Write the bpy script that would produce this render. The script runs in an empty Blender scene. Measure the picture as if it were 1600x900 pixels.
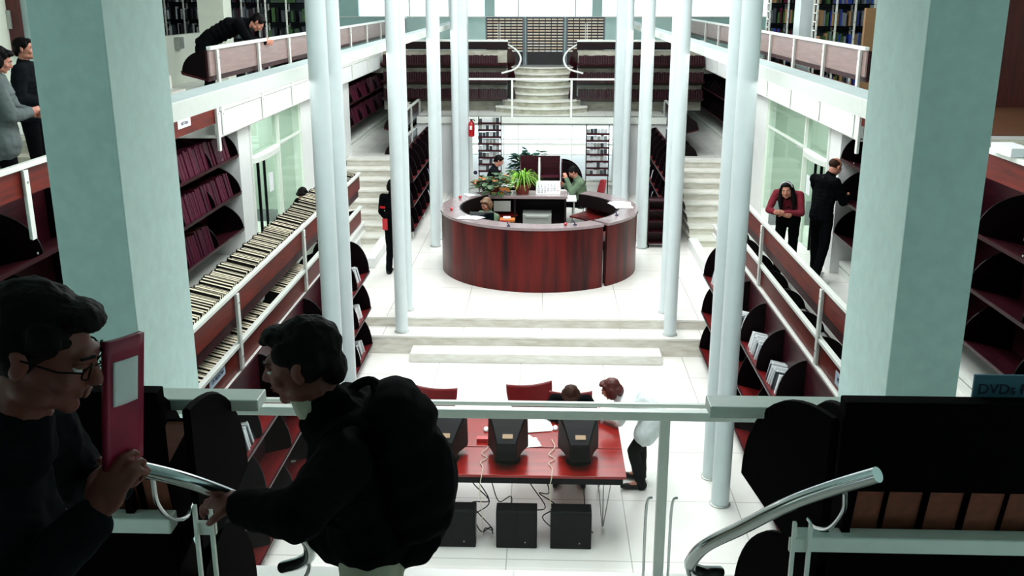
import bpy, bmesh, math, random
from math import sin, cos, pi, radians, sqrt, atan2
from mathutils import Vector, Matrix, noise
random.seed(7)
scene = bpy.context.scene
COL = scene.collection

# ------------------------------------------------------------------ camera
FPX = 1549.0
PITCH = atan2(457, FPX)
YAW = atan2(57*cos(PITCH), FPX)
cam_d = bpy.data.cameras.new('camera')
cam = bpy.data.objects.new('camera', cam_d); COL.objects.link(cam)
cam_d.sensor_width = 36; cam_d.lens = FPX/1600*36
cam_d.clip_start = 0.05; cam_d.clip_end = 300
cam.location = (0, 0, 5.2)
cam.rotation_euler = (pi/2-PITCH, 0, YAW)
scene.camera = cam

# ------------------------------------------------------------------ light and exposure
scene.view_settings.view_transform = 'Standard'
scene.view_settings.look = 'None'
scene.view_settings.gamma = 1
scene.view_settings.use_curve_mapping = False
scene.view_settings.exposure = 0.0
SKY, SKYLIGHT, TUBE = 2.1, 1120, 18.0
world = bpy.data.worlds.new('daylight'); scene.world = world
world.use_nodes = True
world.node_tree.nodes['Background'].inputs[0].default_value = (0.80, 0.95, 1.0, 1)
world.node_tree.nodes['Background'].inputs[1].default_value = SKY
def area_light(name, loc, sx, sy, power, col=(1, 1, 1), rot=(0, 0, 0)):
    d = bpy.data.lights.new(name, 'AREA'); d.shape = 'RECTANGLE'; d.size = sx; d.size_y = sy
    d.energy = power; d.color = col
    o = bpy.data.objects.new(name, d); COL.objects.link(o); o.location = loc; o.rotation_euler = rot
    return o
for sgn, y_ in ((-1, 16.3), (1, 16.9)):
    area_light('corridor_fill', (-0.15+sgn*5.5, y_, 3.3), 0.8, 3.5, 70, (0.96, 1.0, 0.96))  # unseen fill lights, added to brighten the corridors behind the door glass
area_light('skylight', (-0.15, 15.0, 8.0), 3.8, 17.0, SKYLIGHT, (1.0, 0.99, 0.97))

# ------------------------------------------------------------------ materials
MATS = {}
def mat(name, col, rough=0.5, metal=0.0, spec=0.5, noise_amt=0.0, noise_scale=8.0, emit=0.0, stretch=(1,1,1), col2=None, bump=0.0, coat=0.0):
    m = bpy.data.materials.new(name); m.use_nodes = True
    nt = m.node_tree; b = nt.nodes['Principled BSDF']
    b.inputs['Base Color'].default_value = (*col, 1)
    b.inputs['Roughness'].default_value = rough
    b.inputs['Metallic'].default_value = metal
    b.inputs['Specular IOR Level'].default_value = spec
    b.inputs['Coat Weight'].default_value = coat
    if emit:
        b.inputs['Emission Color'].default_value = (*col, 1)
        b.inputs['Emission Strength'].default_value = emit
    if noise_amt or col2:
        tc = nt.nodes.new('ShaderNodeTexCoord'); mp = nt.nodes.new('ShaderNodeMapping')
        mp.inputs['Scale'].default_value = stretch
        nz = nt.nodes.new('ShaderNodeTexNoise'); nz.inputs['Scale'].default_value = noise_scale
        nz.inputs['Detail'].default_value = 4
        rp = nt.nodes.new('ShaderNodeValToRGB')
        rp.color_ramp.elements[0].position = 0.3; rp.color_ramp.elements[1].position = 0.7
        c2 = col2 if col2 else tuple(max(0, c*(1-noise_amt)) for c in col)
        rp.color_ramp.elements[0].color = (*c2, 1); rp.color_ramp.elements[1].color = (*col, 1)
        nt.links.new(tc.outputs['Object'], mp.inputs['Vector']); nt.links.new(mp.outputs['Vector'], nz.inputs['Vector'])
        nt.links.new(nz.outputs['Fac'], rp.inputs['Fac']); nt.links.new(rp.outputs['Color'], b.inputs['Base Color'])
        if bump:
            bp = nt.nodes.new('ShaderNodeBump'); bp.inputs['Strength'].default_value = bump; bp.inputs['Distance'].default_value = 0.01
            nt.links.new(nz.outputs['Fac'], bp.inputs['Height']); nt.links.new(bp.outputs['Normal'], b.inputs['Normal'])
    MATS[name] = m
    return m
def tile_mat(name, col, joint, sx, sy, rough=0.25, stain=None, off=0.0):
    m = bpy.data.materials.new(name); m.use_nodes = True
    nt = m.node_tree; b = nt.nodes['Principled BSDF']
    b.inputs['Roughness'].default_value = rough
    tc = nt.nodes.new('ShaderNodeTexCoord'); mp = nt.nodes.new('ShaderNodeMapping')
    mp.inputs['Location'].default_value = (off, 0, 0)
    br = nt.nodes.new('ShaderNodeTexBrick'); br.offset = 0.0; br.inputs['Scale'].default_value = 1
    br.inputs['Brick Width'].default_value = sx; br.inputs['Row Height'].default_value = sy
    br.inputs['Mortar Size'].default_value = 0.006; br.inputs['Mortar Smooth'].default_value = 0.1
    br.inputs['Color1'].default_value = (*col, 1); br.inputs['Color2'].default_value = (*[c*0.96 for c in col], 1)
    br.inputs['Mortar'].default_value = (*joint, 1)
    nt.links.new(tc.outputs['Object'], mp.inputs['Vector']); nt.links.new(mp.outputs['Vector'], br.inputs['Vector'])
    nz = nt.nodes.new('ShaderNodeTexNoise'); nz.inputs['Scale'].default_value = 2.5; nz.inputs['Detail'].default_value = 6
    nt.links.new(tc.outputs['Object'], nz.inputs['Vector'])
    mx = nt.nodes.new('ShaderNodeMix'); mx.data_type = 'RGBA'; mx.blend_type = 'MULTIPLY'; mx.inputs[0].default_value = 0.35
    rp = nt.nodes.new('ShaderNodeValToRGB'); rp.color_ramp.elements[0].position = 0.3; rp.color_ramp.elements[1].position = 0.6
    rp.color_ramp.elements[0].color = (*(stain or (0.8, 0.78, 0.72)), 1); rp.color_ramp.elements[1].color = (1, 1, 1, 1)
    nt.links.new(nz.outputs['Fac'], rp.inputs['Fac'])
    nt.links.new(br.outputs['Color'], mx.inputs[6]); nt.links.new(rp.outputs['Color'], mx.inputs[7])
    nt.links.new(mx.outputs[2], b.inputs['Base Color'])
    MATS[name] = m
def glass_mat(name, tint=(0.9, 1, 0.97), rough=0.0, see=0.9):
    m = bpy.data.materials.new(name); m.use_nodes = True
    nt = m.node_tree; nt.nodes.clear()
    out = nt.nodes.new('ShaderNodeOutputMaterial'); tr = nt.nodes.new('ShaderNodeBsdfTransparent'); gl = nt.nodes.new('ShaderNodeBsdfGlossy')
    tr.inputs[0].default_value = (*tint, 1); gl.inputs['Roughness'].default_value = rough + 0.02
    mx = nt.nodes.new('ShaderNodeMixShader'); mx.inputs[0].default_value = 1-see
    nt.links.new(tr.outputs[0], mx.inputs[1]); nt.links.new(gl.outputs[0], mx.inputs[2]); nt.links.new(mx.outputs[0], out.inputs[0])
    MATS[name] = m
tile_mat('marble_floor', (0.90, 0.89, 0.85), (0.50, 0.48, 0.44), 1.2, 1.2, off=0.35)
tile_mat('marble_gallery', (0.80, 0.80, 0.77), (0.5, 0.48, 0.44), 1.6, 1.6)
mat('marble_step', (0.88, 0.88, 0.84), 0.35, noise_scale=5, col2=(0.72, 0.70, 0.62), stretch=(1, 3, 6))
mat('old_marble', (0.60, 0.59, 0.49), 0.5, noise_scale=4, col2=(0.34, 0.33, 0.25), stretch=(1, 2, 3))
mat('riser_marble', (0.80, 0.79, 0.72), 0.45, noise_scale=4, col2=(0.58, 0.54, 0.46), stretch=(1, 2, 4))
mat('white_paint', (0.86, 0.88, 0.87), 0.5, noise_amt=0.05, noise_scale=3)
mat('column_paint', (0.70, 0.79, 0.80), 0.4, noise_amt=0.06, noise_scale=5)
mat('pillar_paint', (0.64, 0.84, 0.80), 0.6, noise_amt=0.10, noise_scale=14, bump=0.1)
mat('pale_wall', (0.52, 0.72, 0.68), 0.6, noise_amt=0.07, noise_scale=3)
mat('cream_wall', (0.78, 0.84, 0.72), 0.6, noise_amt=0.06, noise_scale=3)
mat('grey_beam', (0.42, 0.50, 0.49), 0.5, noise_amt=0.1, noise_scale=6)
mat('white_metal', (0.86, 0.90, 0.84), 0.35, spec=0.6, noise_amt=0.06, noise_scale=20)
mat('grey_metal', (0.42, 0.45, 0.42), 0.4, metal=0.5, noise_amt=0.1, noise_scale=20)
mat('chrome', (0.70, 0.72, 0.74), 0.18, metal=1.0, noise_amt=0.08, noise_scale=9)
mat('black_plastic', (0.002, 0.0024, 0.0036), 0.5, spec=0.08, noise_amt=0.3, noise_scale=20)
mat('panel_wood', (0.18, 0.016, 0.007), 0.45, spec=0.3, noise_scale=3.0, col2=(0.075, 0.008, 0.006), stretch=(8, 0.6, 8))
mat('panel_wood_x', (0.014, 0.004, 0.005), 0.5, spec=0.2, noise_scale=3.0, col2=(0.007, 0.002, 0.003), stretch=(0.6, 8, 8))
mat('pinkish_panel', (0.30, 0.20, 0.19), 0.4, noise_scale=3.0, col2=(0.22, 0.15, 0.14), stretch=(8, 0.6, 8), coat=0.1)
mat('trough_wood', (0.050, 0.006, 0.011), 0.4, spec=0.25, noise_scale=3.0, col2=(0.018, 0.003, 0.006), stretch=(6, 0.8, 6))
mat('trough_inside', (0.22, 0.010, 0.010), 0.4, noise_scale=3.0, col2=(0.12, 0.008, 0.010), stretch=(6, 0.8, 6))
mat('divider_dark', (0.0045, 0.0012, 0.0026), 0.45, spec=0.10, noise_amt=0.4, noise_scale=6)
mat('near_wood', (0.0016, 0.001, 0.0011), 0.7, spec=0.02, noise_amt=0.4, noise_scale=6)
mat('desk_wood', (0.14, 0.005, 0.003), 0.35, spec=0.25, noise_scale=2.0, col2=(0.014, 0.0015, 0.002), stretch=(3.0, 3.0, 0.28))
mat('desk_top', (0.34, 0.26, 0.27), 0.16, noise_amt=0.2, noise_scale=5, coat=0.5)
mat('desk_inside', (0.008, 0.004, 0.005), 0.5, spec=0.2, noise_amt=0.4, noise_scale=5)
mat('table_red', (0.36, 0.010, 0.006), 0.22, spec=0.4, noise_scale=2.5, col2=(0.20, 0.005, 0.004), stretch=(0.8, 6, 6))
mat('book_burgundy', (0.085, 0.004, 0.024), 0.5, spec=0.25, noise_amt=0.35, noise_scale=12)
mat('book_wine', (0.05, 0.005, 0.018), 0.5, spec=0.25, noise_amt=0.35, noise_scale=12)
mat('book_black', (0.006, 0.006, 0.007), 0.5, spec=0.2, noise_amt=0.3, noise_scale=12)
mat('book_green', (0.006, 0.010, 0.010), 0.5, spec=0.2, noise_amt=0.3, noise_scale=12)
mat('page_orange', (0.42, 0.20, 0.09), 0.8, noise_amt=0.2, noise_scale=60)
mat('page_cream', (0.86, 0.78, 0.58), 0.8, noise_amt=0.12, noise_scale=60)
mat('page_brown', (0.24, 0.060, 0.032), 0.8, noise_amt=0.3, noise_scale=30)
mat('page_white', (0.85, 0.88, 0.88), 0.7, noise_amt=0.1, noise_scale=60)
mat('case_silver', (0.72, 0.76, 0.78), 0.3, noise_amt=0.2, noise_scale=30)
mat('case_dark', (0.05, 0.06, 0.07), 0.3, noise_amt=0.3, noise_scale=30)
mat('case_blue', (0.02, 0.05, 0.35), 0.4, noise_amt=0.3, noise_scale=30)
mat('paper', (0.88, 0.90, 0.92), 0.7, noise_amt=0.04, noise_scale=20)
mat('sign_blue', (0.10, 0.24, 0.34), 0.5, noise_amt=0.1, noise_scale=20)
mat('ink_navy', (0.012, 0.015, 0.05), 0.6, noise_amt=0.1, noise_scale=20)
mat('label_blue', (0.55, 0.68, 0.80), 0.5, noise_amt=0.06, noise_scale=20)
mat('red_paint', (0.55, 0.01, 0.02), 0.25, noise_amt=0.1, noise_scale=10, coat=0.4)
mat('red_fabric', (0.32, 0.010, 0.020), 0.8, noise_amt=0.2, noise_scale=40)
mat('red_shell', (0.20, 0.010, 0.012), 0.35, noise_amt=0.2, noise_scale=10)
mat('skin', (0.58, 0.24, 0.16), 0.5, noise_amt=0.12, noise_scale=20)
mat('skin_shade', (0.20, 0.048, 0.034), 0.55, noise_amt=0.15, noise_scale=20)  # darker copy of skin, foreground shade put into the colour; also colours lips
mat('hair_black', (0.003, 0.002, 0.002), 0.6, spec=0.12, noise_amt=0.5, noise_scale=60, stretch=(1, 1, 0.3), bump=0.5)
mat('hair_brown', (0.05, 0.018, 0.010), 0.6, spec=0.2, noise_amt=0.5, noise_scale=50, bump=0.5)
mat('hair_red', (0.10, 0.012, 0.008), 0.5, noise_amt=0.4, noise_scale=50, bump=0.5)
mat('hair_blond', (0.20, 0.10, 0.045), 0.5, noise_amt=0.5, noise_scale=50, bump=0.5)
mat('cloth_black', (0.0025, 0.003, 0.004), 0.9, spec=0.06, noise_amt=0.4, noise_scale=14, bump=0.3)
mat('cloth_navy', (0.008, 0.010, 0.013), 0.9, spec=0.06, noise_amt=0.4, noise_scale=12, bump=0.4)
mat('cloth_grey', (0.13, 0.165, 0.16), 0.9, noise_amt=0.35, noise_scale=9, bump=0.4)
mat('cloth_green', (0.13, 0.20, 0.12), 0.9, noise_amt=0.3, noise_scale=14, bump=0.4)
mat('cloth_white', (0.80, 0.86, 0.86), 0.8, noise_amt=0.12, noise_scale=9, bump=0.3)
mat('cloth_wine', (0.22, 0.010, 0.025), 0.9, noise_amt=0.3, noise_scale=14)
mat('cloth_beige', (0.52, 0.50, 0.38), 0.9, noise_amt=0.15, noise_scale=14, bump=0.3)
mat('shoe_white', (0.75, 0.77, 0.74), 0.6, noise_amt=0.1, noise_scale=20)
mat('magazine_pink', (0.42, 0.02, 0.06), 0.4, noise_scale=9, col2=(0.20, 0.005, 0.04))
mat('leaf_bright', (0.22, 0.52, 0.03), 0.5, noise_amt=0.4, noise_scale=10)
mat('leaf_dark', (0.04, 0.12, 0.03), 0.5, noise_amt=0.5, noise_scale=10)
mat('leaf_blue', (0.02, 0.10, 0.08), 0.5, noise_amt=0.5, noise_scale=10)
mat('terracotta', (0.20, 0.03, 0.015), 0.6, noise_amt=0.2, noise_scale=10)
mat('orange_thing', (0.55, 0.16, 0.02), 0.6, noise_amt=0.2, noise_scale=10)
mat('tube_light', (1.0, 1.0, 0.97), 0.5, emit=TUBE)
mat('screen_dark', (0.004, 0.010, 0.012), 0.15, noise_amt=0.3, noise_scale=4)
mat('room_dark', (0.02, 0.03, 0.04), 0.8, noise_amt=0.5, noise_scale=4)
mat('door_red', (0.10, 0.010, 0.008), 0.4, noise_scale=3, col2=(0.05, 0.005, 0.006), stretch=(6, 6, 0.5))
mat('door_green', (0.58, 0.66, 0.60), 0.35, noise_amt=0.06, noise_scale=5)
mat('brown_floor', (0.16, 0.065, 0.03), 0.5, noise_amt=0.3, noise_scale=5)
mat('drawer_black', (0.010, 0.010, 0.012), 0.5, noise_amt=0.3, noise_scale=8)
mat('drawer_card', (0.80, 0.52, 0.30), 0.6, noise_scale=2.5, col2=(0.75, 0.82, 0.82), stretch=(0.3, 0.3, 8))
mat('journal', (0.035, 0.004, 0.010), 0.5, spec=0.2, noise_amt=0.5, noise_scale=12)
mat('cabinet_side', (0.16, 0.19, 0.22), 0.5, noise_amt=0.1, noise_scale=8)
mat('ochre', (0.35, 0.20, 0.09), 0.5, noise_amt=0.1, noise_scale=8)
glass_mat('clear_glass', (0.98, 0.99, 0.985), see=0.985)
glass_mat('door_glass', (0.80, 0.87, 0.83), see=0.92)

# ------------------------------------------------------------------ mesh helpers
WORK = bpy.data.scenes.new('work')
def evaluated_mesh(o):
    WORK.collection.objects.link(o)
    vl = WORK.view_layers[0]; vl.update(); dg = vl.depsgraph
    me = bpy.data.meshes.new_from_object(o.evaluated_get(dg))
    WORK.collection.objects.unlink(o); bpy.data.objects.remove(o)
    return me
WL = {}
def wloc(o):
    return WL.get(o.name, Vector((0, 0, 0))) if o else Vector((0, 0, 0))
class MB:
    def __init__(s, xf=None):
        s.v = []; s.f = []; s.m = []; s.xf = xf
    def add(s, vs, fs, mi=0):
        n = len(s.v)
        for p in vs:
            p = Vector(p)
            s.v.append(s.xf(p) if s.xf else p)
        for f in fs:
            s.f.append([n+i for i in f]); s.m.append(mi)
        return s
    def box(s, x0, x1, y0, y1, z0, z1, mi=0):
        vs = [(x0,y0,z0),(x1,y0,z0),(x1,y1,z0),(x0,y1,z0),(x0,y0,z1),(x1,y0,z1),(x1,y1,z1),(x0,y1,z1)]
        return s.add(vs, [(0,3,2,1),(4,5,6,7),(0,1,5,4),(1,2,6,5),(2,3,7,6),(3,0,4,7)], mi)
    def prism(s, poly, place, w0, w1, mi=0):
        # poly: list of (u,v); place(u,v,w) -> point
        n = len(poly)
        vs = [place(u, v, w0) for u, v in poly]+[place(u, v, w1) for u, v in poly]
        fs = [tuple(range(n))[::-1], tuple(range(n, 2*n))]
        for i in range(n):
            j = (i+1) % n
            fs.append((i, j, n+j, n+i))
        return s.add(vs, fs, mi)
    def tube(s, pts, r, seg=8, mi=0, closed=False, cap=True):
        pts = [Vector(p) for p in pts]; n = len(pts)
        rs = r if isinstance(r, (list, tuple)) else [r]*n
        rings = []; prev = None
        for i, p in enumerate(pts):
            a = pts[max(i-1, 0)] if not closed else pts[i-1]
            b = pts[min(i+1, n-1)] if not closed else pts[(i+1) % n]
            t = (b-a).normalized()
            if prev is None:
                ref = Vector((0, 0, 1)) if abs(t.z) < 0.9 else Vector((1, 0, 0))
                u = t.cross(ref).normalized()
            else:
                u = (prev - t*prev.dot(t)).normalized()
            prev = u; w = t.cross(u)
            rings.append([p+u*cos(2*pi*k/seg)*rs[i]+w*sin(2*pi*k/seg)*rs[i] for k in range(seg)])
        vs = [q for rg in rings for q in rg]; fs = []
        for i in range(n-1 if not closed else n):
            j = (i+1) % n
            for k in range(seg):
                l = (k+1) % seg
                fs.append((i*seg+k, i*seg+l, j*seg+l, j*seg+k))
        if cap and not closed:
            fs.append(tuple(range(seg))[::-1]); fs.append(tuple((n-1)*seg+k for k in range(seg)))
        return s.add(vs, fs, mi)
    def lathe(s, prof, c=(0,0,0), seg=24, mi=0):
        c = Vector(c); vs = []; fs = []; n = len(prof)
        for r, z in prof:
            for k in range(seg):
                vs.append(c+Vector((r*cos(2*pi*k/seg), r*sin(2*pi*k/seg), z)))
        for i in range(n-1):
            for k in range(seg):
                l = (k+1) % seg
                fs.append((i*seg+k, i*seg+l, (i+1)*seg+l, (i+1)*seg+k))
        fs.append(tuple(range(seg))[::-1]); fs.append(tuple((n-1)*seg+k for k in range(seg)))
        return s.add(vs, fs, mi)
def props(o, label=None, cat=None, group=None, kind=None):
    if label: o['label'] = label
    if cat: o['category'] = cat
    if group: o['group'] = group
    if kind: o['kind'] = kind
    return o
def build(name, mb, mats, parent=None, org=None, smooth=False, bevel=0.0, **kw):
    base = wloc(parent)
    if org is None:
        org = base if parent else (sum(mb.v, Vector())/max(1, len(mb.v)))
    org = Vector(org)
    me = bpy.data.meshes.new(name)
    me.from_pydata([tuple(p-org) for p in mb.v], [], mb.f)
    if not isinstance(mats, (list, tuple)): mats = [mats]
    for m in mats: me.materials.append(MATS[m])
    for p, mi in zip(me.polygons, mb.m):
        p.material_index = mi; p.use_smooth = smooth
    bm = bmesh.new(); bm.from_mesh(me)
    bmesh.ops.recalc_face_normals(bm, faces=bm.faces); bm.to_mesh(me); bm.free()
    o = bpy.data.objects.new(name, me); COL.objects.link(o)
    o.location = org-base if parent else org
    if parent: o.parent = parent
    WL[o.name] = org.copy()
    if smooth:
        try: me.set_sharp_from_angle(angle=radians(40))
        except Exception: pass
    if bevel:
        bv = o.modifiers.new('bevel', 'BEVEL'); bv.width = bevel; bv.segments = 2; bv.limit_method = 'ANGLE'
    return props(o, **kw)
def thing(name, loc, label, cat, group=None, rot=None):
    o = bpy.data.objects.new(name, None); COL.objects.link(o)
    o.location = loc; o.empty_display_size = 0.1
    WL[o.name] = Vector(loc)
    if rot is not None: o.rotation_euler = (0, 0, rot)
    return props(o, label, cat, group)
def struct(name, mb, mats, **kw):
    return build(name, mb, mats, kind='structure', **kw)
def dup(o, loc, label=None, group=None, rot=None):
    c = o.copy(); COL.objects.link(c); c.location = loc
    WL[c.name] = Vector(loc)
    if rot is not None: c.rotation_euler = rot
    if label: c['label'] = label
    if group: c['group'] = group
    for ch in list(o.children):
        d = ch.copy(); COL.objects.link(d); d.parent = c
        for g in list(ch.children):
            e = g.copy(); COL.objects.link(e); e.parent = d
    return c
XC = -0.15
def SX(s, a):            # world x at distance a from the hall's centre line, side s
    return XC + s*a

# ------------------------------------------------------------------ structure
def sbox(name, m, *b, **kw):
    return struct(name, MB().box(*b), m, **kw)
sbox('floor', 'marble_floor', -9, 9, 3.6, 14.06, -0.2, 0.0, org=(0, 0, 0))
m = MB(); m.box(-9, 9, 14.06, 14.5, -0.2, 0.287); m.box(-9, 9, 14.5, 32, -0.2, 0.44)
struct('floor_platform', m, 'marble_floor', org=(0.3, 0.5, 0))
# loose extra step in front of the platform
build('step_block', MB().box(-1.99, 1.71, 13.68, 14.05, 0, 0.145), 'marble_step', bevel=0.01,
      label='low loose marble step block in front of the platform steps', cat='step')
# slender nosing strips on platform steps
struct('trim_2', MB().box(-9, 9, 14.048, 14.061, 0.0, 0.258).box(-9, 9, 14.488, 14.501, 0.287, 0.412), 'riser_marble')
struct('trim_1', MB().box(-4, 4, 14.035, 14.062, 0.262, 0.29).box(-4, 4, 14.475, 14.502, 0.415, 0.443), 'marble_step')

for s, nm in ((-1, 'left'), (1, 'right')):
    def BX(a0, a1): 
        p, q = SX(s, a0), SX(s, a1); return (min(p, q), max(p, q))
    def sb(name, m_, a0, a1, *r): return sbox(name+nm, m_, *BX(a0, a1), *r)
    # raised lower gallery
    sb('floor_gallery_', 'marble_gallery', 3.12, 8.0, 3.6, 17.3, 1.16, 1.30)
    sb('wall_under_gallery_', 'white_paint', 3.2, 3.3, 3.6, 17.3, 0.0, 1.16)
    sb('wall_gallery_end_', 'white_paint', 3.3, 5.0, 17.2, 17.3, 0.0, 1.16)
    # glassy fascia strip below the balustrade
    f = MB(); 
    f.box(*BX(3.10, 3.13), 3.6, 17.3, 1.27, 1.31, 0); f.box(*BX(3.10, 3.13), 3.6, 17.3, 1.12, 1.15, 0); f.box(*BX(3.13, 3.16), 3.6, 17.3, 1.15, 1.27, 1)
    struct('trim_gallery_'+nm, f, ['white_metal', 'grey_metal'])
    # door wall and wall behind the bookcases
    w = MB()
    w.box(*BX(4.30, 4.45), 14.15, 14.72, 1.30, 3.42)
    w.box(*BX(4.30, 4.45), 17.85 if s < 0 else 18.97, 22.4, 0.44, 3.42)
    w.box(*BX(4.45, 4.98), 14.15, 14.30, 1.30, 3.42)
    struct('wall_'+nm, w, 'white_paint')
    sb('wall_bookcase_', 'white_paint', 4.86, 4.98, 3.6, 12.9, 1.30, 2.95)
    sb('wall_bookcase_end_', 'white_paint', 4.86, 4.98, 12.9, 14.15, 1.30, 3.42)
    sb('wall_back_of_door_', 'cream_wall', 6.6, 6.7, 13.95, 22.4, 1.30, 3.42)
    sb('wall_far_bookcase_', 'white_paint', 4.86, 4.98, 22.4, 31, 1.74, 3.42)
    # upper gallery
    sb('floor_upper_gallery_', 'marble_gallery', 4.15, 10.5, 12.9, 31, 3.40, 3.44)
    sb('trim_fascia_', 'white_paint', 4.13, 4.20, 12.9, 31, 3.42, 3.74)
    sb('floor_side_landing_', 'marble_gallery', 4.98, 10.5, 3.6, 12.9, 2.80, 2.95)
    g = MB()
    for k in range(3): g.box(*BX(4.98, 10.5), 11.7+0.4*k, 12.9, 2.95+0.157*k, 3.107+0.157*k)
    struct('floor_side_steps_'+nm, g, 'old_marble')
    # side stairs up to the far gallery
    st = MB(); t = 0.37
    for k in range(8):
        st.box(*BX(3.02, 4.28), 19.12+t*k, 22.05, 0.44+0.1625*k, 0.44+0.1625*(k+1)-0.035, 1)
        st.box(*BX(3.0, 4.28), 19.07+t*k, 22.05, 0.44+0.1625*(k+1)-0.035, 0.44+0.1625*(k+1))
    build('marble_staircase', st, ['marble_step', 'riser_marble'], label=f'straight flight of white marble steps on the {nm} behind the slender columns', cat='stairs')
    sb('floor_far_gallery_', 'marble_gallery', 3.05, 8.0, 22.05, 31, 1.60, 1.74)
    sb('wall_under_far_gallery_', 'white_paint', 3.15, 3.25, 22.05, 31, 0.44, 1.60)
    # white kerb between gallery and stairs
    sb('trim_kerb_', 'white_paint', 2.95, 3.12, 17.3, 19.1, 0.44, 0.62)
# window wall beneath the far landing, far landing, near landing
XL, XR = SX(-1, 3.05), SX(1, 3.05)
w = MB(); WY = 24.45
w.box(XL, XR, WY, WY+0.15, 0.44, 0.78); w.box(XL, XR, WY, WY+0.15, 2.17, 2.35)
w.box(XL, -1.86, WY, WY+0.15, 0.78, 2.17); w.box(1.63, XR, WY, WY+0.15, 0.78, 2.17)
struct('wall_far_lower', w, 'white_paint')
fr = MB()
for z, h in ((0.78, 0.03), (1.42, 0.015), (1.66, 0.045), (1.80, 0.015), (2.14, 0.03)): fr.box(-1.86, 1.63, WY-0.03, WY+0.03, z, z+h)
for x in (-1.86, -1.08, -0.72, 0.60, 0.95, 1.60): fr.box(x, x+0.025, WY-0.025, WY+0.03, 0.78, 2.17)
wf = struct('window_1', fr, 'white_metal')
sbox('floor_far_landing', 'marble_gallery', XL, XR, WY-0.05, 27.4, 2.27, 2.35)
sbox('trim_far_landing', 'white_metal', XL, XR, WY-0.08, WY-0.05, 2.20, 2.36)
sbox('floor_far_upper', 'marble_gallery', -5.2, 4.9, 27.15, 31, 3.2, 3.38)
# pilasters carrying the far landing
for s, nm in ((-1, 'left'), (1, 'right')):
    a, b = sorted((SX(s, 1.76), SX(s, 2.08)))
    build('square_pillar', MB().box(a, b, 24.0, 24.42, 0.44, 8), 'column_paint', label=f'white square pillar at the {nm} end of the far glass balustrade', cat='pillar', bevel=0.01)
# back wall with windows, far end of upper level
w = MB(); BY = 31.0
w.box(-11, 11, BY, BY+0.2, 1.6, 4.56); w.box(-11, 11, BY, BY+0.2, 7.2, 8.6)
posts = [(-11, -6.9), (-6.35, -5.75), (-1.92, -1.62), (1.32, 1.62), (5.6, 6.2), (6.9, 11)]
for a, b in posts: w.box(a, b, BY, BY+0.2, 4.56, 7.2)
struct('wall_back', w, 'pale_wall')
fr = MB()
for x in (-4.2, -3.0, -0.90, 0.82, 2.9, 4.2): fr.box(x-0.02, x+0.02, BY, BY+0.05, 4.56, 7.2)
fr.box(-6.9, 6.9, BY-0.03, BY+0.02, 4.56, 4.60)
struct('window_2', fr, 'white_metal')
sbox('wall_far_left_return', 'pale_wall', -6.95, -6.85, 27.2, 31, 3.44, 7.5)
sbox('wall_far_right_return', 'pale_wall', 6.85, 6.95, 27.2, 31, 3.44, 7.5)
# curved marble stairs, far (seen) and near (under the camera)
def round_stairs(yb, d, label):
    st = MB(); zz = 2.35; n = 7; rise = (3.38-2.35)/n
    for k in range(n):
        half = 0.80+0.01*(n-k) if k > 1 else (1.16 if k == 0 else 1.0)
        y0 = yb + d*0.27*k; bow = 0.50 if k > 1 else 0.62
        pts = []
        for i in range(17):
            a = -1+2*i/16
            pts.append((XC+a*half, y0 - d*bow*(1-a*a)+d*0.30))
        yend = yb+d*0.27*n+d*0.3 if k > 1 else yb+d*0.72
        poly = pts+[(XC+half, yend), (XC-half, yend)]
        if k == 0: pts_ = poly
        st.prism(poly, lambda u, v, w_: Vector((u, v, w_)), zz+rise*k, zz+rise*(k+1)-0.03, 1)
        out = [(XC+(x-XC)*1.01, y-d*0.045) for x, y in pts]+[(XC+half, yend), (XC-half, yend)]
        st.prism(out, lambda u, v, w_: Vector((u, v, w_)), zz+rise*(k+1)-0.03, zz+rise*(k+1))
    return build('curved_staircase', st, ['marble_step', 'old_marble'], label=label, cat='stairs')
round_stairs(25.25, 1, 'curved marble stairs between two burgundy bookcases beyond the reception desk')
round_stairs(2.95, -1, 'curved marble stairs under the two men in the foreground')
sbox('floor_near_landing', 'marble_gallery', -4.4, 4.1, 0.7, 4.5, 2.2, 2.35)
sbox('floor_near_upper', 'brown_floor', -6, 6, -3.0, 0.85, 3.2, 3.38)
# enclosure behind and above the camera
sbox('wall_near', 'pale_wall', -10.5, 10.5, -3.2, -3.0, 0, 9)
sbox('wall_outer_left', 'cream_wall', -10.8, -10.6, -3.2, 31, 0, 8.6)
sbox('wall_outer_right', 'cream_wall', 10.4, 10.6, -3.2, 31, 0, 8.6)
c = MB(); c.box(-10.8, 10.6, -3.2, 5.6, 8.6, 8.8); c.box(-10.8, -2.4, 5.6, 31, 8.6, 8.8); c.box(2.1, 10.6, 5.6, 31, 8.6, 8.8); c.box(-2.4, 2.1, 24.5, 31, 8.6, 8.8)
struct('ceiling', c, 'white_paint')
sbox('ceiling_light_blocker', 'pale_wall', -10.6, 10.4, -3.0, 6.3, 5.95, 6.15)  # lower soffit added out of view to keep skylight off the foreground
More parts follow.
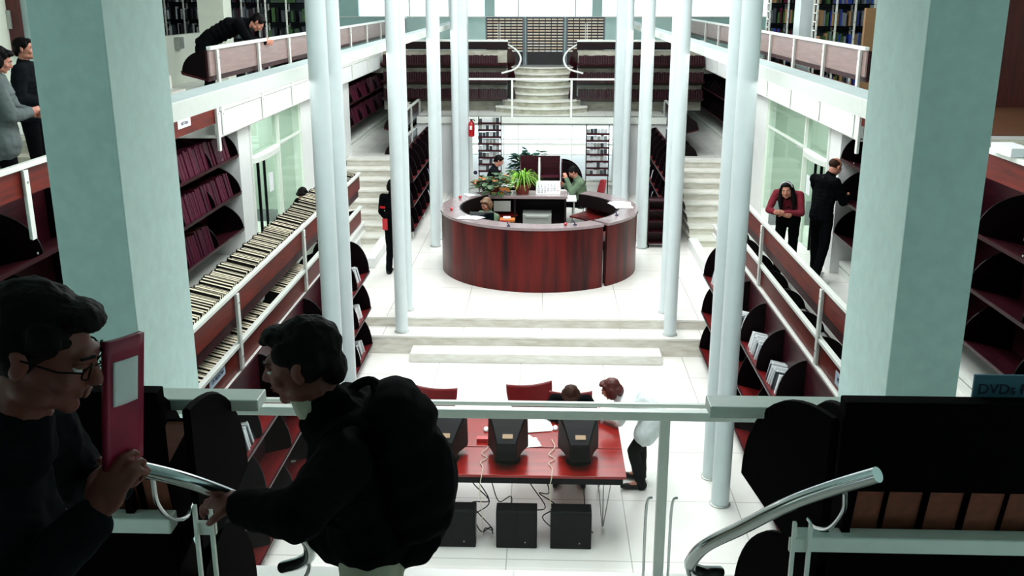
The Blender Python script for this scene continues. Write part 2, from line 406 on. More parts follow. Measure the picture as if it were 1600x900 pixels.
# light beams along both column rows
for s, nm in ((-1, 'left'), (1, 'right')):
    a0, a1 = 2.30, 2.62
    a, b = sorted((SX(s, a0), SX(s, a1)))
    t = thing('light_beam', (SX(s, 2.45), 5.5, 4.38), f'long white beam with tube lamps along the {nm} row of columns', 'beam')
    bm_ = MB(); bm_.box(a, b, 6.4, 31, 4.42, 4.50)
    build('beam_top', bm_, 'grey_beam', t)
    x = SX(s, 2.31)
    build('beam_edge', MB().box(x-0.012, x+0.012, 6.4, 31, 4.40, 4.52), 'white_metal', t)
    y = 6.5
    while y < 30:
        x = SX(s, 2.46)
        build('lamp_tube', MB().tube([(x, y, 4.385), (x, y+1.45, 4.385)], 0.018, 8), 'tube_light', t, smooth=True)
        y += 1.6
# columns
def column(x, y, z0, label):
    t = MB(); t.lathe([(0.095, z0), (0.095, 8.6)], (x, y, 0), 28)
    c = thing('slender_column', (x, y, z0), label, 'column')
    build('shaft', t, 'column_paint', c, smooth=True)
    r = MB(); r.lathe([(0.112, z0), (0.112, z0+0.012), (0.098, z0+0.02)], (x, y, 0), 28)
    build('base_ring', r, 'grey_metal', c, smooth=True)
names = ['first', 'second', 'third', 'fourth']
for s, nm in ((-1, 'left'), (1, 'right')):
    for i, y in enumerate((9.56, 14.24, 19.0, 23.7)):
        z0 = 0 if y < 14 else (0.287 if y < 14.5 else 0.44)
        column(SX(s, 2.03), y, z0, f'slender white column, front one of the {names[i]} {nm} pair from the viewer')
        z0 = 0 if y < 14 else 0.44
        column(SX(s, 2.03), y+0.62, z0, f'slender white column, rear one of the {names[i]} {nm} pair from the viewer')
    a, b = sorted((SX(s, 1.94 if s < 0 else 1.885), SX(s, 2.30 if s < 0 else 2.24)))
    build('square_pillar', MB().box(a, b, 4.75, 5.52, -0.1, 8.6), 'pillar_paint', bevel=0.006,
          label=f'thick pale green square pillar standing at the {nm} side of the foreground', cat='pillar')
# ------------------------------------------------------------------ bookcases and balustrades
class Fr:      # u = out of the back board, v = up, w = along the run
    def __init__(s, o, u, w): s.o = Vector(o); s.u = Vector(u); s.w = Vector(w)
    def __call__(s, u, v, w): return s.o + s.u*u + Vector((0, 0, v)) + s.w*w
    def box(s, mb, u0, u1, v0, v1, w0, w1, mi=0):
        mb.prism([(u0, v0), (u1, v0), (u1, v1), (u0, v1)], s, w0, w1, mi)
def dprof(d, h, drop, n=10):
    pts = [(0.0, -drop), (d, 0.0)]
    for i in range(1, n+1):
        a = pi/2*i/n
        pts.append((d*cos(a)**0.9 if i < n else 0.0, h*sin(a)))
    return pts
def trough(par, fr, d, w0, w1, divs, mt='trough_wood', md='divider_dark', h=0.38, drop=0.11, th=0.02, inside='trough_inside', white_edge=False, name='shelf_trough', back=True):
    m = MB()
    fr.box(m, 0.0, th, -drop, h*(1.0 if back else 0.06), w0, w1, 0)
    m.prism([(0, -drop-th), (d, -th), (d+0.012, 0.025), (d-0.008, 0.025), (d-0.012, 0.0), (0, -drop)], fr, w0, w1, 0)
    m.prism([(th, -drop+0.004), (d-0.012, 0.0005), (d-0.012, 0.003), (th, -drop+0.006)], fr, w0, w1, 1)
    b = build(name, m, [mt, inside], par)
    for w in divs:
        dm = MB(); dm.prism(dprof(d, h, drop), fr, w-0.009, w+0.009)
        dv = build('divider', dm, [md], b)
    return b
def make_volume(name, t, d, h, cover, page, spine_round=True):
    """book standing: local x = depth (spine at +x), y = thickness, z = height"""
    m = MB()
    m.box(0, d, -t/2, -t/2+0.004, 0, h, 0); m.box(0, d, t/2-0.004, t/2, 0, h, 0)
    n = 4; prof = []
    for i in range(n+1):
        a = -pi/2+pi*i/n
        prof.append((d-0.004+0.010*cos(a), t/2*sin(a)))
    vs = [Vector((x, y, 0)) for x, y in prof]+[Vector((x, y, h)) for x, y in prof]
    fs = [(i, i+1, n+2+i, n+1+i) for i in range(n)]+[tuple(range(n+1))[::-1], tuple(range(n+1, 2*n+2))]
    m.add(vs, fs, 0)
    m.box(0.006, d-0.006, -t/2+0.004, t/2-0.004, 0.004, h-0.005, 1)
    return m
VOL = {}
def volume_mesh(key, *a):
    if key not in VOL:
        name, t, d, h, cover, page = a
        mb = make_volume(name, t, d, h, cover, page)
        me = bpy.data.meshes.new(name); me.from_pydata([tuple(v) for v in mb.v], [], mb.f)
        me.materials.append(MATS[cover]); me.materials.append(MATS[page])
        for p, mi in zip(me.polygons, mb.m): p.material_index = mi
        VOL[key] = me
    return VOL[key]
def book_row(fr, d, drop, w0, w1, kinds, name, label, group, gap=0.002, jitter=0.01, skip=(), ubase=0.05, stuff=False, cat='book', lean=0.0, sx=1.0):
    """kinds: list of (key, thickness, depth, height, cover, page)"""
    slope = atan2(drop, d); w = w0; zero = None
    um = MB() if stuff else None
    up = Vector((0, 0, 1)); out = fr.u
    while w < w1:
        k = random.choice(kinds)
        key, t, dd, h, cv, pg = k
        if any(a <= w <= b for a, b in skip): w += t; continue
        ub = ubase+random.uniform(-jitter, jitter)
        vb = -drop+ub*drop/d+0.004
        c = fr(ub, vb, w+t/2)
        # basis: x along the sloping board (outwards), z perpendicular
        ax = (out*cos(slope)+up*sin(slope)); az = (up*cos(slope)-out*sin(slope)); ay = az.cross(ax)
        sc = random.uniform(0.95, 1.04)
        M = Matrix(((ax.x, ay.x, az.x, c.x), (ax.y, ay.y, az.y, c.y), (ax.z, ay.z, az.z, c.z), (0, 0, 0, 1))) @ Matrix.Diagonal((1, 1, sc, 1))
        if lean: M = M @ Matrix.Rotation(random.uniform(-lean, lean), 4, 'X')
        if stuff:
            mb = make_volume(name, t, dd, h, cv, pg)
            um.add([M @ v for v in mb.v], mb.f, 0)
            for i in range(len(mb.m)): um.m[-len(mb.m)+i] = mb.m[i]
            cvs, pgs = cv, pg
        else:
            o = bpy.data.objects.new(name, volume_mesh(key, name, t, dd, h, cv, pg)); COL.objects.link(o)
            o.matrix_world = M; o['label'] = label; o['category'] = cat; o['group'] = group
        w += t+gap
    if stuff:
        return build(name, um, [cvs, pgs], label=label, cat=cat, kind='stuff')

BURG = [('bu1', .062, .27, .35, 'book_burgundy', 'page_orange'), ('bu2', .055, .26, .34, 'book_burgundy', 'page_orange'), ('bu3', .068, .27, .35, 'book_wine', 'page_orange')]
BURGF = [('bf1', .085, .27, .35, 'book_burgundy', 'page_orange'), ('bf2', .075, .27, .34, 'book_wine', 'page_orange')]
GREEN = [('gr1', .06, .26, .31, 'book_green', 'page_orange')]
ALB = [('al1', .052, .33, .26, 'book_black', 'page_cream'), ('al2', .060, .34, .27, 'book_black', 'page_cream'), ('al3', .045, .32, .25, 'book_green', 'page_cream')]
ALB2 = [('am1', .058, .24, .24, 'book_black', 'page_cream'), ('am2', .068, .25, .25, 'book_black', 'page_cream')]
DISC = [('di1', .034, .20, .19, 'case_silver', 'page_white'), ('di2', .028, .19, .20, 'page_white', 'case_silver'), ('di3', .030, .20, .18, 'case_dark', 'page_white'), ('di4', .034, .19, .19, 'page_white', 'page_white')]
GREENF = [('gf1', .03, .19, .19, 'page_white', 'case_dark'), ('gf2', .03, .19, .19, 'case_blue', 'page_white')]

# ---- balustrades with book troughs behind, along the galleries
def balustrade(s, a, y0, y1, zf, posts, label, hand=0.92, tier=0.60, ph=0.25, wood='panel_wood', tiers=2, divstep=1.0, lower_to=0.0, only=None, topd=0.34, topstep=None, troughs=True, ends=True, dcol='divider_dark', th_h=0.28):
    X = SX(s, a)
    t = thing('balustrade_bookcase', (X, y0, zf), label, 'balustrade')
    fr = Fr((X, 0, zf), (s, 0, 0), (0, 1, 0))
    for k in range(tiers):
        z = hand-tier*k
        m = MB(); fr.box(m, -0.03, 0.03, z-0.045, z, y0, y1)
        build('handrail' if k == 0 else 'lower_rail', m, 'white_metal', t, bevel=0.006)
        m = MB(); fr.box(m, 0.0, 0.022, z-0.05-ph, z-0.045, y0, y1)
        build('front_panel', m, wood, t)
        if troughs:
            ft = Fr((X+s*0.03, 0, zf+z-0.33), (s, 0, 0), (0, 1, 0))
            divs = []; y = y0+0.02; stp = (topstep or divstep) if k == 0 else divstep
            while y < y1: divs.append(y); y += stp
            trough(t, ft, topd if k == 0 else 0.34, y0, y1, divs, h=th_h, drop=0.09, md=dcol)
    for y in posts:
        m = MB(); fr.box(m, -0.045, -0.030, lower_to, hand-0.05, y-0.035, y+0.035); fr.box(m, -0.030, 0.0, lower_to, hand-0.05, y-0.006, y+0.006)
        p = build('post', m, 'white_metal', t, bevel=0.003)
        m = MB()
        for zb in (hand-0.15, hand-tier-0.15):
            m.tube([fr(-0.052, zb, y), fr(-0.045, zb, y)], 0.010, 8)
        build('bolt', m, 'grey_metal', p)
    return t, fr, X
bl, frl, XLr = balustrade(-1, 3.15, 4.0, 17.2, 1.30, [6.95, 9.95, 12.93, 15.9], 'white rail with brown panels and troughs of cream albums on the left gallery')
br, frr, XRr = balustrade(1, 3.15, 4.0, 16.8, 1.30, [7.3, 10.33, 13.43, 16.5], 'white rail with brown panels and empty black troughs on the right gallery', divstep=0.93, topd=0.13, topstep=3.1)
balustrade(-1, 3.15, 22.3, 30.9, 1.74, [22.4, 24.0, 25.6, 27.2, 28.8], 'far left gallery balustrade beyond the marble steps', ph=0.02)
balustrade(1, 3.15, 22.3, 30.9, 1.74, [22.4, 24.0, 25.6, 27.2, 28.8], 'far right gallery balustrade beyond the marble steps', ph=0.02)
balustrade(-1, 4.15, 12.76, 30.9, 3.45, [13.0, 14.9, 16.7, 18.5, 20.3, 22, 24, 26], 'upper left balustrade the bending man leans over', hand=1.13, tier=0.72, ph=0.32, wood='pinkish_panel', tiers=1, divstep=2.0)
balustrade(1, 4.15, 12.92, 30.9, 3.45, [13.1, 14.8, 16.6, 18.4, 20.3, 22, 24, 26], 'upper right balustrade in front of the metal book stacks', hand=1.13, tier=0.72, ph=0.32, wood='pinkish_panel', tiers=1, divstep=2.0)
t1, fr1, x1 = balustrade(-1, 4.15, 4.0, 12.9, 2.95, [7.9, 10.9, 12.8], 'brown panelled rail above the burgundy bookcase on the left wall', hand=0.93, ph=0.22, tiers=1, troughs=False, lower_to=0.3)
t2, fr2, x2 = balustrade(1, 4.15, 4.0, 12.95, 2.95, [8.1, 10.9, 12.85], 'brown panelled rail at the right edge above the empty wall shelves', hand=0.93, ph=0.22, tiers=1, troughs=False, lower_to=0.3)
for s, nm in ((-1, 'left'), (1, 'right')):
    X = SX(s, 4.15); fr = Fr((X, 0, 3.45), (s, 0, 0), (0, 1, 0))
    t = thing('lower_panel_rail', (X, 12.95, 3.9), f'white lower rail with brown panel below the upper {nm} balustrade', 'rail')
    m = MB(); fr.box(m, -0.03, 0.03, 0.30, 0.345, 12.95, 30.9); build('rail', m, 'white_metal', t)
    m = MB(); fr.box(m, 0, 0.02, 0.37, 0.62, 12.95, 30.9); build('panel', m, 'panel_wood', t)
# text helper
def text_faces(body, size):
    cu = bpy.data.curves.new('lettering', 'FONT'); cu.body = body; cu.size = size; cu.extrude = 0.0008; cu.resolution_u = 3
    cu.align_x = 'CENTER'; cu.align_y = 'CENTER'
    me = evaluated_mesh(bpy.data.objects.new('lettering_curve', cu))
    vs = [v.co.copy() for v in me.vertices]; fs = [tuple(p.vertices) for p in me.polygons]
    bpy.data.curves.remove(cu); bpy.data.meshes.remove(me)
    return vs, fs
def text(body, size, place, mname, parent=None, name='lettering'):
    vs, fs = text_faces(body, size)
    m = MB(); m.add([place @ v for v in vs], fs)
    return build(name, m, mname, parent)
def mat_from(x, y, z, c):
    return Matrix(((x[0], y[0], z[0], c[0]), (x[1], y[1], z[1], c[1]), (x[2], y[2], z[2], c[2]), (0, 0, 0, 1)))
def label_plate(X, y0, y1, z0, z1, body, label, s, parent_m='label_blue', size=0.05):
    m = MB().box(min(X, X-s*0.006), max(X, X-s*0.006), y0, y1, z0, z1)
    p = build('shelf_label', m, parent_m, label=label, cat='label')
    nx = (-s, 0, 0)
    xdir = (0, 1, 0) if s < 0 else (0, -1, 0)
    # text faces the hall: normal = nx, up = z, x = up x normal
    up = Vector((0, 0, 1)); nrm = Vector(nx); xd = up.cross(nrm)
    text(body, size, mat_from(xd, up, nrm, (X-s*0.008, (y0+y1)/2, (z0+z1)/2)), 'ink_navy', p)
    return p
label_plate(SX(-1, 3.15)+0.0, 8.98, 9.46, 1.455, 1.565, '179 MEDICINA', 'pale blue shelf label low on the left gallery panel', -1, size=0.058)
label_plate(SX(-1, 4.15)+0.0, 11.46, 11.88, 3.70, 3.80, 'HISTORIA', 'small white label on the panel above the burgundy books', -1, 'paper', size=0.055)
label_plate(SX(1, 3.15), 9.42, 9.66, 1.36, 1.50, '791', 'small pale label at the lower end of the right gallery panel', 1, size=0.07)
label_plate(SX(1, 3.15), 14.5, 14.75, 1.35, 1.48, '780', 'small pale label at the far end of the right gallery panel', 1, size=0.07)

# albums on the left balustrade
for k, (z, kinds, w0, w1, skip) in enumerate(((0.92-0.30, ALB, 8.0, 16.9, []), (0.32-0.30, ALB2, 7.2, 13.3, [(11.45, 11.9)]))):
    f = Fr((XLr-0.05, 0, 1.30+z+(0.15 if k == 0 else 0.08)), (-1, 0, 0), (0, 1, 0))
    book_row(f, 0.36, 0.09, w0, w1, kinds, 'album', ('black bound album with cream page tops in the top trough of the left balustrade' if k == 0 else 'black bound album with cream pages between the two rails of the left balustrade'),
             'albums in the top trough of the left balustrade' if k == 0 else 'albums in the lower trough of the left balustrade', skip=skip, ubase=0.02, gap=0.001, jitter=0.006)
# far gallery: few pale magazines lying in the trough
f = Fr((SX(-1, 3.2), 0, 1.74+0.62), (-1, 0, 0), (0, 1, 0))
book_row(f, 0.36, 0.09, 22.5, 28.5, [('fm1', .12, .26, .24, 'page_white', 'page_cream'), ('fm2', .12, .25, .22, 'book_green', 'page_cream')], 'album', 'pale album in the trough of the far left balustrade', 'albums in the far left balustrade')

# ---- wall bookcases facing the hall
def wall_case(s, y0, y1, zf, tips, label, divstep=1.15, inside='trough_wood', off=0.0):
    X = SX(s, 4.84)
    t = thing('long_bookcase', (X, y0, zf), label, 'bookcase')
    for z in tips:
        f = Fr((X, 0, z), (-s, 0, 0), (0, 1, 0))
        divs = [y1-0.01]; y = y1-divstep+off
        while y > y0: divs.append(y); y -= divstep
        trough(t, f, 0.54, y0, y1, divs, h=0.40, drop=0.12, inside=inside)
    m = MB(); a, b = sorted((SX(s, 4.42), SX(s, 4.84)))
    m.box(a, b, y0, y1, zf, zf+0.10); m.box(a, b, y0, y1, zf+0.13, zf+0.20); m.box(*sorted((SX(s, 4.46), SX(s, 4.84))), y0, y1, zf+0.10, zf+0.13)
    build('base_kerb', m, 'white_metal', t)
    m = MB()
    y = y0
    while y <= y1:
        a, b = sorted((SX(s, 4.80), SX(s, 4.86))); m.box(a, b, y-0.03, y+0.03, zf, tips[-1]+0.42); y += 2.3
    build('upright', m, 'white_metal', t)
    return t
TIPS = [1.90, 2.44, 2.98]
wall_case(-1, 3.9, 14.12, 1.30, TIPS, 'long dark bookcase on the left wall filled with burgundy volumes')
wall_case(1, 3.9, 14.12, 1.30, TIPS, 'long dark and mostly empty bookcase on the right wall')
TF = [2.32, 2.84, 3.36]
wall_case(-1, 22.45, 30.9, 1.74, TF, 'far left wall bookcase of burgundy volumes beyond the steps')
wall_case(1, 22.45, 30.9, 1.74, TF, 'far right wall bookcase beyond the steps, standing nearly empty', divstep=0.45, inside='trough_wood')
Xw = SX(-1, 4.84)
for k, z in enumerate(reversed(TIPS)):
    f = Fr((Xw, 0, z), (1, 0, 0), (0, 1, 0)); nmk = ['top', 'middle', 'bottom'][k]
    book_row(f, 0.54, 0.12, 10.9 if k < 2 else 11.2, 13.85 if k < 2 else 12.85, BURG, 'bound_volume', f'burgundy bound volume on the {nmk} tier of the left wall bookcase', f'burgundy volumes on the {nmk} tier of the left wall', ubase=0.23)
f = Fr((Xw, 0, TIPS[2]), (1, 0, 0), (0, 1, 0))
book_row(f, 0.54, 0.12, 5.6, 6.55, GREEN, 'bound_volume', 'dark green bound volume at the left edge of the picture', 'dark green volumes at the left edge', ubase=0.2)
f = Fr((Xw, 0, TIPS[1]), (1, 0, 0), (0, 1, 0))
book_row(f, 0.54, 0.12, 6.9, 8.0, GREEN, 'bound_volume', 'dark volume with orange page top beside the left square pillar', 'dark volumes beside the left square pillar', ubase=0.2)
for k, z in enumerate(reversed(TF)):
    f = Fr((Xw, 0, z), (1, 0, 0), (0, 1, 0)); nmk = ['top', 'middle', 'bottom'][k]
    book_row(f, 0.54, 0.12, 23.0, 26.6, BURGF, 'bound_volume', f'burgundy volume on the {nmk} tier of the far left wall bookcase', f'burgundy volumes on the {nmk} tier of the far left wall', ubase=0.2)
    book_row(f, 0.54, 0.12, 26.7, 30.7, BURGF, 'bound_volumes', f'distant run of burgundy volumes on the {nmk} tier of the far left wall', None, ubase=0.2, stuff=True)

# ---- cases below the galleries, facing the hall floor
def hall_case(s, y0, y1, label, z_tips, x_tip=2.45, d=0.30, divstep=0.95, off=0.0):
    X = SX(s, x_tip+d)
    t = thing('hall_bookcase', (X, y0, 0), label, 'bookcase')
    for z in z_tips:
        f = Fr((X, 0, z), (-s, 0, 0), (0, 1, 0))
        divs = [y1-0.01]; y = y1-off-divstep
        while y > y0: divs.append(y); y -= divstep
        divs.append(y0+0.01)
        trough(t, f, d, y0, y1, divs, h=0.47, drop=0.07, inside='trough_inside')
    zl = min(z_tips); zb = 0.0 if y1 < 15 else 0.44; y = y0+0.3
    while y < y1:
        a, b = sorted((SX(s, x_tip+0.06), SX(s, x_tip+d+0.04)))
        build('foot_block', MB().box(a, b, y-0.03, y+0.03, zb, zl-0.05), 'white_metal', t); y += 1.9
    return t
ZH = [0.16, 0.72, 1.28]
for s, nm in ((-1, 'left'), (1, 'right')):
    hall_case(s, 4.2, 14.02, f'dark three tier bookcase under the {nm} gallery facing the hall floor', ZH)
    hall_case(s, 19.4, 24.3, f'dark three tier bookcase behind the reception desk on the {nm}', [z+0.44+0.12 for z in (0.10, 0.60, 1.10)], x_tip=2.50, divstep=0.7)
def disc_rows(s, specs):
    X = SX(s, 2.75)
    for z, w0, w1, lab, grp in specs:
        f = Fr((X, 0, z), (-s, 0, 0), (0, 1, 0))
        book_row(f, 0.30, 0.07, w0, w1, DISC, 'disc_case', lab, grp, cat='disc case', ubase=0.035, jitter=0.02, lean=0.12, gap=0.003)
disc_rows(1, [(1.28, 9.42, 10.05, 'silver disc case in the nearest lit bay under the right gallery', 'discs in the nearest bay under the right gallery'),
              (1.28, 10.3, 11.0, 'silver disc case in the second bay under the right gallery', 'discs in the second bay under the right gallery'),
              (1.28, 11.3, 11.85, 'silver disc case in the third bay under the right gallery', 'discs in the third bay under the right gallery'),
              (1.28, 13.45, 13.7, 'white case at the far end of the right hall bookcase', 'cases at the far right end'),
              (1.28, 8.5, 9.0, 'pale disc case above the foreground rail on the right', 'discs above the foreground rail on the right')])
disc_rows(-1, [(1.28, 13.3, 13.7, 'white case on the top tier at the far end of the left hall bookcase', 'cases on the far left end, top tier'),
               (0.72, 13.3, 13.7, 'white case on the middle tier at the far end of the left hall bookcase', 'cases on the far left end, middle tier'),
               (0.16, 13.3, 13.7, 'white case on the bottom tier at the far end of the left hall bookcase', 'cases on the far left end, bottom tier'),
               (1.28, 9.6, 10.3, 'white disc case beside the profile of the man with the backpack', 'discs beside the face of the backpack man'),
               (1.28, 7.2, 8.5, 'white disc case seen above the left curved handrail', 'discs above the left curved handrail'),
               (0.72, 7.0, 8.0, 'grey disc case low in the dark left hall bookcase', 'discs low in the dark left hall bookcase')])
for s in (-1, 1):
    for k, z in enumerate((0.66, 1.16, 1.66)):
        X = SX(s, 2.80); f = Fr((X, 0, z), (-s, 0, 0), (0, 1, 0)); nmk = ['bottom', 'middle', 'top'][k]; nm = 'left' if s < 0 else 'right'
        if k < 2:
            book_row(f, 0.30, 0.07, 22.6, 24.1, GREENF, 'magazine', f'magazine on the {nmk} tier of the {nm} bookcase behind the desk', f'magazines on the {nmk} tier of the {nm} bookcase behind the desk', cat='magazine', ubase=0.04, lean=0.1)
# discs in the right wall bookcase next to the man in black
X = SX(1, 4.84)
for z, w0, w1, lab, g in ((2.98, 13.15, 13.6, 'white disc case above the head of the man in black', 'discs above the man in black'), (2.44, 12.9, 13.6, 'white disc case in front of the man in black', 'discs in front of the man in black')):
    book_row(Fr((X, 0, z), (-1, 0, 0), (0, 1, 0)), 0.54, 0.12, w0, w1, DISC, 'disc_case', lab, g, cat='disc case', ubase=0.22, lean=0.1)

# ---- bookcases flanking the round stairs, far and near
def stair_case(x0, x1, yb, d, tips, label, wood, dark, ends, rx=0.0, rail=True, posts=(), flare=0.0, dd=0.42, h=0.40, panel=0.27, inside='trough_wood', rails=(4.12, 3.69), toprail='white_metal'):
    t = thing('stair_bookcase', ((x0+x1)/2, yb, 2.35), label, 'bookcase')
    for z in tips:
        f = Fr((0, yb, z), (0, d, 0), (1, 0, 0))
        b = trough(t, f, dd, x0, x1, [], mt=dark, md=dark, h=h, drop=0.10, inside=inside, back=False)
        for e, fl in ends:
            # end plate, slightly turned towards the stairs
            fe = Fr((e, yb, z), (fl, d, 0), (1, 0, 0))
            m = MB(); m.prism(dprof(dd*1.06, h+0.04, 0.12, 14), fe, -0.012, 0.012); build('end_plate', m, dark, b)
            m = MB()
            pr = dprof(dd*1.06, h+0.04, 0.12, 14)
            m.tube([fe(u, v, 0.0) for u, v in pr[1:]], 0.013, 6); build('end_edging', m, dark, b, smooth=True)
    for z in rails:
        m = MB(); m.box(x0-(rx if z == rails[-1] else 0), x1, yb-0.03, yb+0.03, z-0.05, z); build('rail', m, toprail if z == rails[0] else 'white_metal', t, bevel=0.005)
        m = MB(); m.box(x0, x1, yb-0.012, yb+0.012, z-panel-0.04, z-0.05); build('back_panel', m, wood, t)
    for px in posts:
        m = MB(); m.box(px-0.028, px-0.018, yb-d*0.06, yb-d*0.045, 2.35, rails[-1]+(0.06 if d > 0 else 0.4)); m.box(px+0.018, px+0.028, yb-d*0.06, yb-d*0.045, 2.35, rails[-1]+(0.06 if d > 0 else 0.4))
        m.box(px-0.03, px+0.03, yb-d*0.045, yb-d*0.03, rails[-1]-0.04, rails[-1])
        build('post', m, 'white_metal', t)
    return t
FT = [3.53, 3.11, 2.69]
stair_case(-4.25, -1.02, 26.0, -1, FT, 'burgundy volume bookcase left of the far curved stairs', 'panel_wood_x', 'trough_wood', [(-1.02, 0.45)], posts=(-1.25,), h=0.32, inside='trough_wood', rails=(4.12,), panel=0.2)
stair_case(0.74, 3.95, 26.0, -1, FT, 'burgundy volume bookcase right of the far curved stairs', 'panel_wood_x', 'trough_wood', [(0.74, -0.45)], posts=(0.97,), h=0.32, inside='trough_wood', rails=(4.12,), panel=0.2)
# white backing wall with tier bands behind those books
m = MB(); m.box(-4.25, -1.05, 26.03, 26.12, 2.35, 3.86); m.box(0.77, 3.95, 26.03, 26.12, 2.35, 3.86)
struct('wall_stair_backing', m, 'old_marble')
for k, z in enumerate(FT):
    nmk = ['top', 'middle', 'bottom'][k]
    for (a, b, nm) in ((-4.2, -1.06, 'left'), (0.78, 3.9, 'right')):
        f = Fr((0, 26.0, z), (0, -1, 0), (1, 0, 0))
        book_row(f, 0.42, 0.10, a, b-(0.25 if k == 0 and nm == 'left' else 0), [('fj', .055, .2, .25, 'journal', 'book_wine')], 'journal_volumes', f'row of thin burgundy journal volumes on the {nmk} tier {nm} of the far stairs', None, stuff=True, ubase=0.12, gap=0.006)
NT = [3.65, 3.20, 2.74]
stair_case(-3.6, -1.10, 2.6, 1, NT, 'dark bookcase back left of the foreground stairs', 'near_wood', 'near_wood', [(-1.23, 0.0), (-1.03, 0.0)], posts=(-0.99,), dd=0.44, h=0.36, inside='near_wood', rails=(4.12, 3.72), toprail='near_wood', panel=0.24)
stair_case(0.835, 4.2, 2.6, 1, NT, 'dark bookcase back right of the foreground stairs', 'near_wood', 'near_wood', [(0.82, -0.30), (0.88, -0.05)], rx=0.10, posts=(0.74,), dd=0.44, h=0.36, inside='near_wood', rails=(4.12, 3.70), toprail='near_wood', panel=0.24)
f = Fr((0, 2.62, 3.635), (0, 1, 0), (1, 0, 0))
BOX = [('bx1', .085, .26, .31, 'near_wood', 'page_brown'), ('bx2', .105, .25, .30, 'near_wood', 'page_brown')]
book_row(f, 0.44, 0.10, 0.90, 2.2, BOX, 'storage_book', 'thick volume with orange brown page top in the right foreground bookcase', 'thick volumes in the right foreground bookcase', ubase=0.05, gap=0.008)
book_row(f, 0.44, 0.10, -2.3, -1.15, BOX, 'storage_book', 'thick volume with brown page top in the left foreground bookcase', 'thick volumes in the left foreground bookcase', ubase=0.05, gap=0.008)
# top boards of the near bookcases, seen as pale ledges beyond them
def ledge(x0, x1, label):
    build('pale_ledge', MB().box(x0, x1, 2.95, 3.05, 3.90, 3.940), 'white_metal', label=label, cat='ledge', bevel=0.004)

# ---- curved chrome handrails
def spline(pts, n=8):
    out = []; P_ = [Vector(p) for p in pts]; P_ = [P_[0]*2-P_[1]]+P_+[P_[-1]*2-P_[-2]]
    for i in range(1, len(P_)-2):
        for j in range(n):
            t = j/n; a, b, c, d = P_[i-1], P_[i], P_[i+1], P_[i+2]
            out.append(0.5*((2*b)+(c-a)*t+(2*a-5*b+4*c-d)*t*t+(3*b-a-3*c+d)*t**3))
    out.append(P_[-2]); return out
def handrail(pts, r, hooks, label, mname='chrome'):
    t = thing('curved_handrail', pts[0], label, 'handrail')
    build('tube', MB().tube(spline(pts), r, 14), mname, t, smooth=True)
    for h in hooks:
        build('bracket', MB().tube(spline(h, 5), r*0.32, 8), mname, t, smooth=True)
handrail([(0.77, 2.1, 4.14), (0.69, 2.18, 4.06), (0.61, 2.26, 3.97), (0.53, 2.36, 3.85), (0.45, 2.46, 3.73), (0.43, 2.56, 3.61), (0.47, 2.62, 3.55), (0.54, 2.68, 3.51)], 0.019,
         [[(0.72, 2.16, 4.06), (0.75, 2.25, 3.96), (0.77, 2.4, 3.83), (0.77, 2.52, 3.76), (0.76, 2.57, 3.76)], [(0.42, 2.54, 3.63), (0.43, 2.56, 3.57), (0.5, 2.6, 3.48), (0.74, 2.6, 3.48)]],
         'polished curved handrail at the right of the foreground stairs')
handrail([(-0.99, 2.12, 4.12), (-0.88, 2.17, 4.06), (-0.79, 2.25, 3.97), (-0.71, 2.33, 3.87), (-0.66, 2.42, 3.76), (-0.67, 2.5, 3.66), (-0.72, 2.58, 3.58), (-0.8, 2.66, 3.51)], 0.019,
         [[(-0.95, 2.15, 4.08), (-0.99, 2.25, 3.95), (-1.02, 2.4, 3.82), (-1.02, 2.5, 3.77), (-1.03, 2.57, 3.77)], [(-0.68, 2.52, 3.64), (-0.7, 2.56, 3.55), (-0.79, 2.6, 3.45), (-1.05, 2.6, 3.43)]],
         'polished curved handrail the backpack man holds')
handrail([(-1.03, 26.1, 4.0), (-0.78, 25.8, 3.85), (-0.68, 25.5, 3.66), (-0.80, 25.3, 3.45), (-1.15, 25.2, 3.34)], 0.022, [], 'thin curved handrail left of the far stairs', 'white_metal')
handrail([(0.76, 26.1, 4.0), (0.50, 25.8, 3.85), (0.40, 25.5, 3.66), (0.52, 25.3, 3.45), (0.88, 25.2, 3.34)], 0.022, [], 'thin curved handrail right of the far stairs', 'white_metal')

# ---- glass balustrades
def glass_balustrade(x0, x1, y, posts, label, pr=0.025, wide=False, zt=3.28, zb=2.35):
    t = thing('glass_balustrade', ((x0+x1)/2, y, zb), label, 'balustrade')
    m = MB()
    if wide:
        m.box(x0, x1, y-0.035, y+0.015, zt-0.045, zt); m.box(x0, x1, y+0.045, y+0.075, zt-0.012, zt+0.008)
    else: m.box(x0, x1, y-0.03, y+0.03, zt-0.045, zt)
    build('top_rail', m, 'white_metal', t, bevel=0.004)
    for px in posts:
        build('post', MB().box(px-pr, px+pr, y-0.02, y+0.02, zb-0.05, zt-0.045), 'white_metal', t, bevel=0.004)
    build('glass_pane', MB().box(x0+0.02, x1-0.02, y-0.004+0.03, y+0.004+0.03, zb+0.03, zt-0.06), 'clear_glass', t)
    return t
glass_balustrade(-2.0, 1.72, 24.45, (-0.86, 0.58), 'thin white framed glass balustrade before the far curved stairs')
gb = glass_balustrade(-1.95, 1.70, 4.45, (0.585,), 'white metal and glass balustrade crossing the foreground', wide=True)
for dx in (-0.075, 0.05):
    x = 0.585+dx
    build('glass_clamp', MB().tube(spline([(x-0.0, 4.44, 2.35), (x, 4.44, 2.70), (x+0.008, 4.44, 2.80), (x+0.03, 4.44, 2.815)], 5), 0.007, 8), 'chrome', gb, smooth=True)
ledge(-1.62, -0.93, 'short pale ledge behind the left foreground bookcase'); ledge(0.53, 2.2, 'long pale ledge behind the right foreground bookcase')
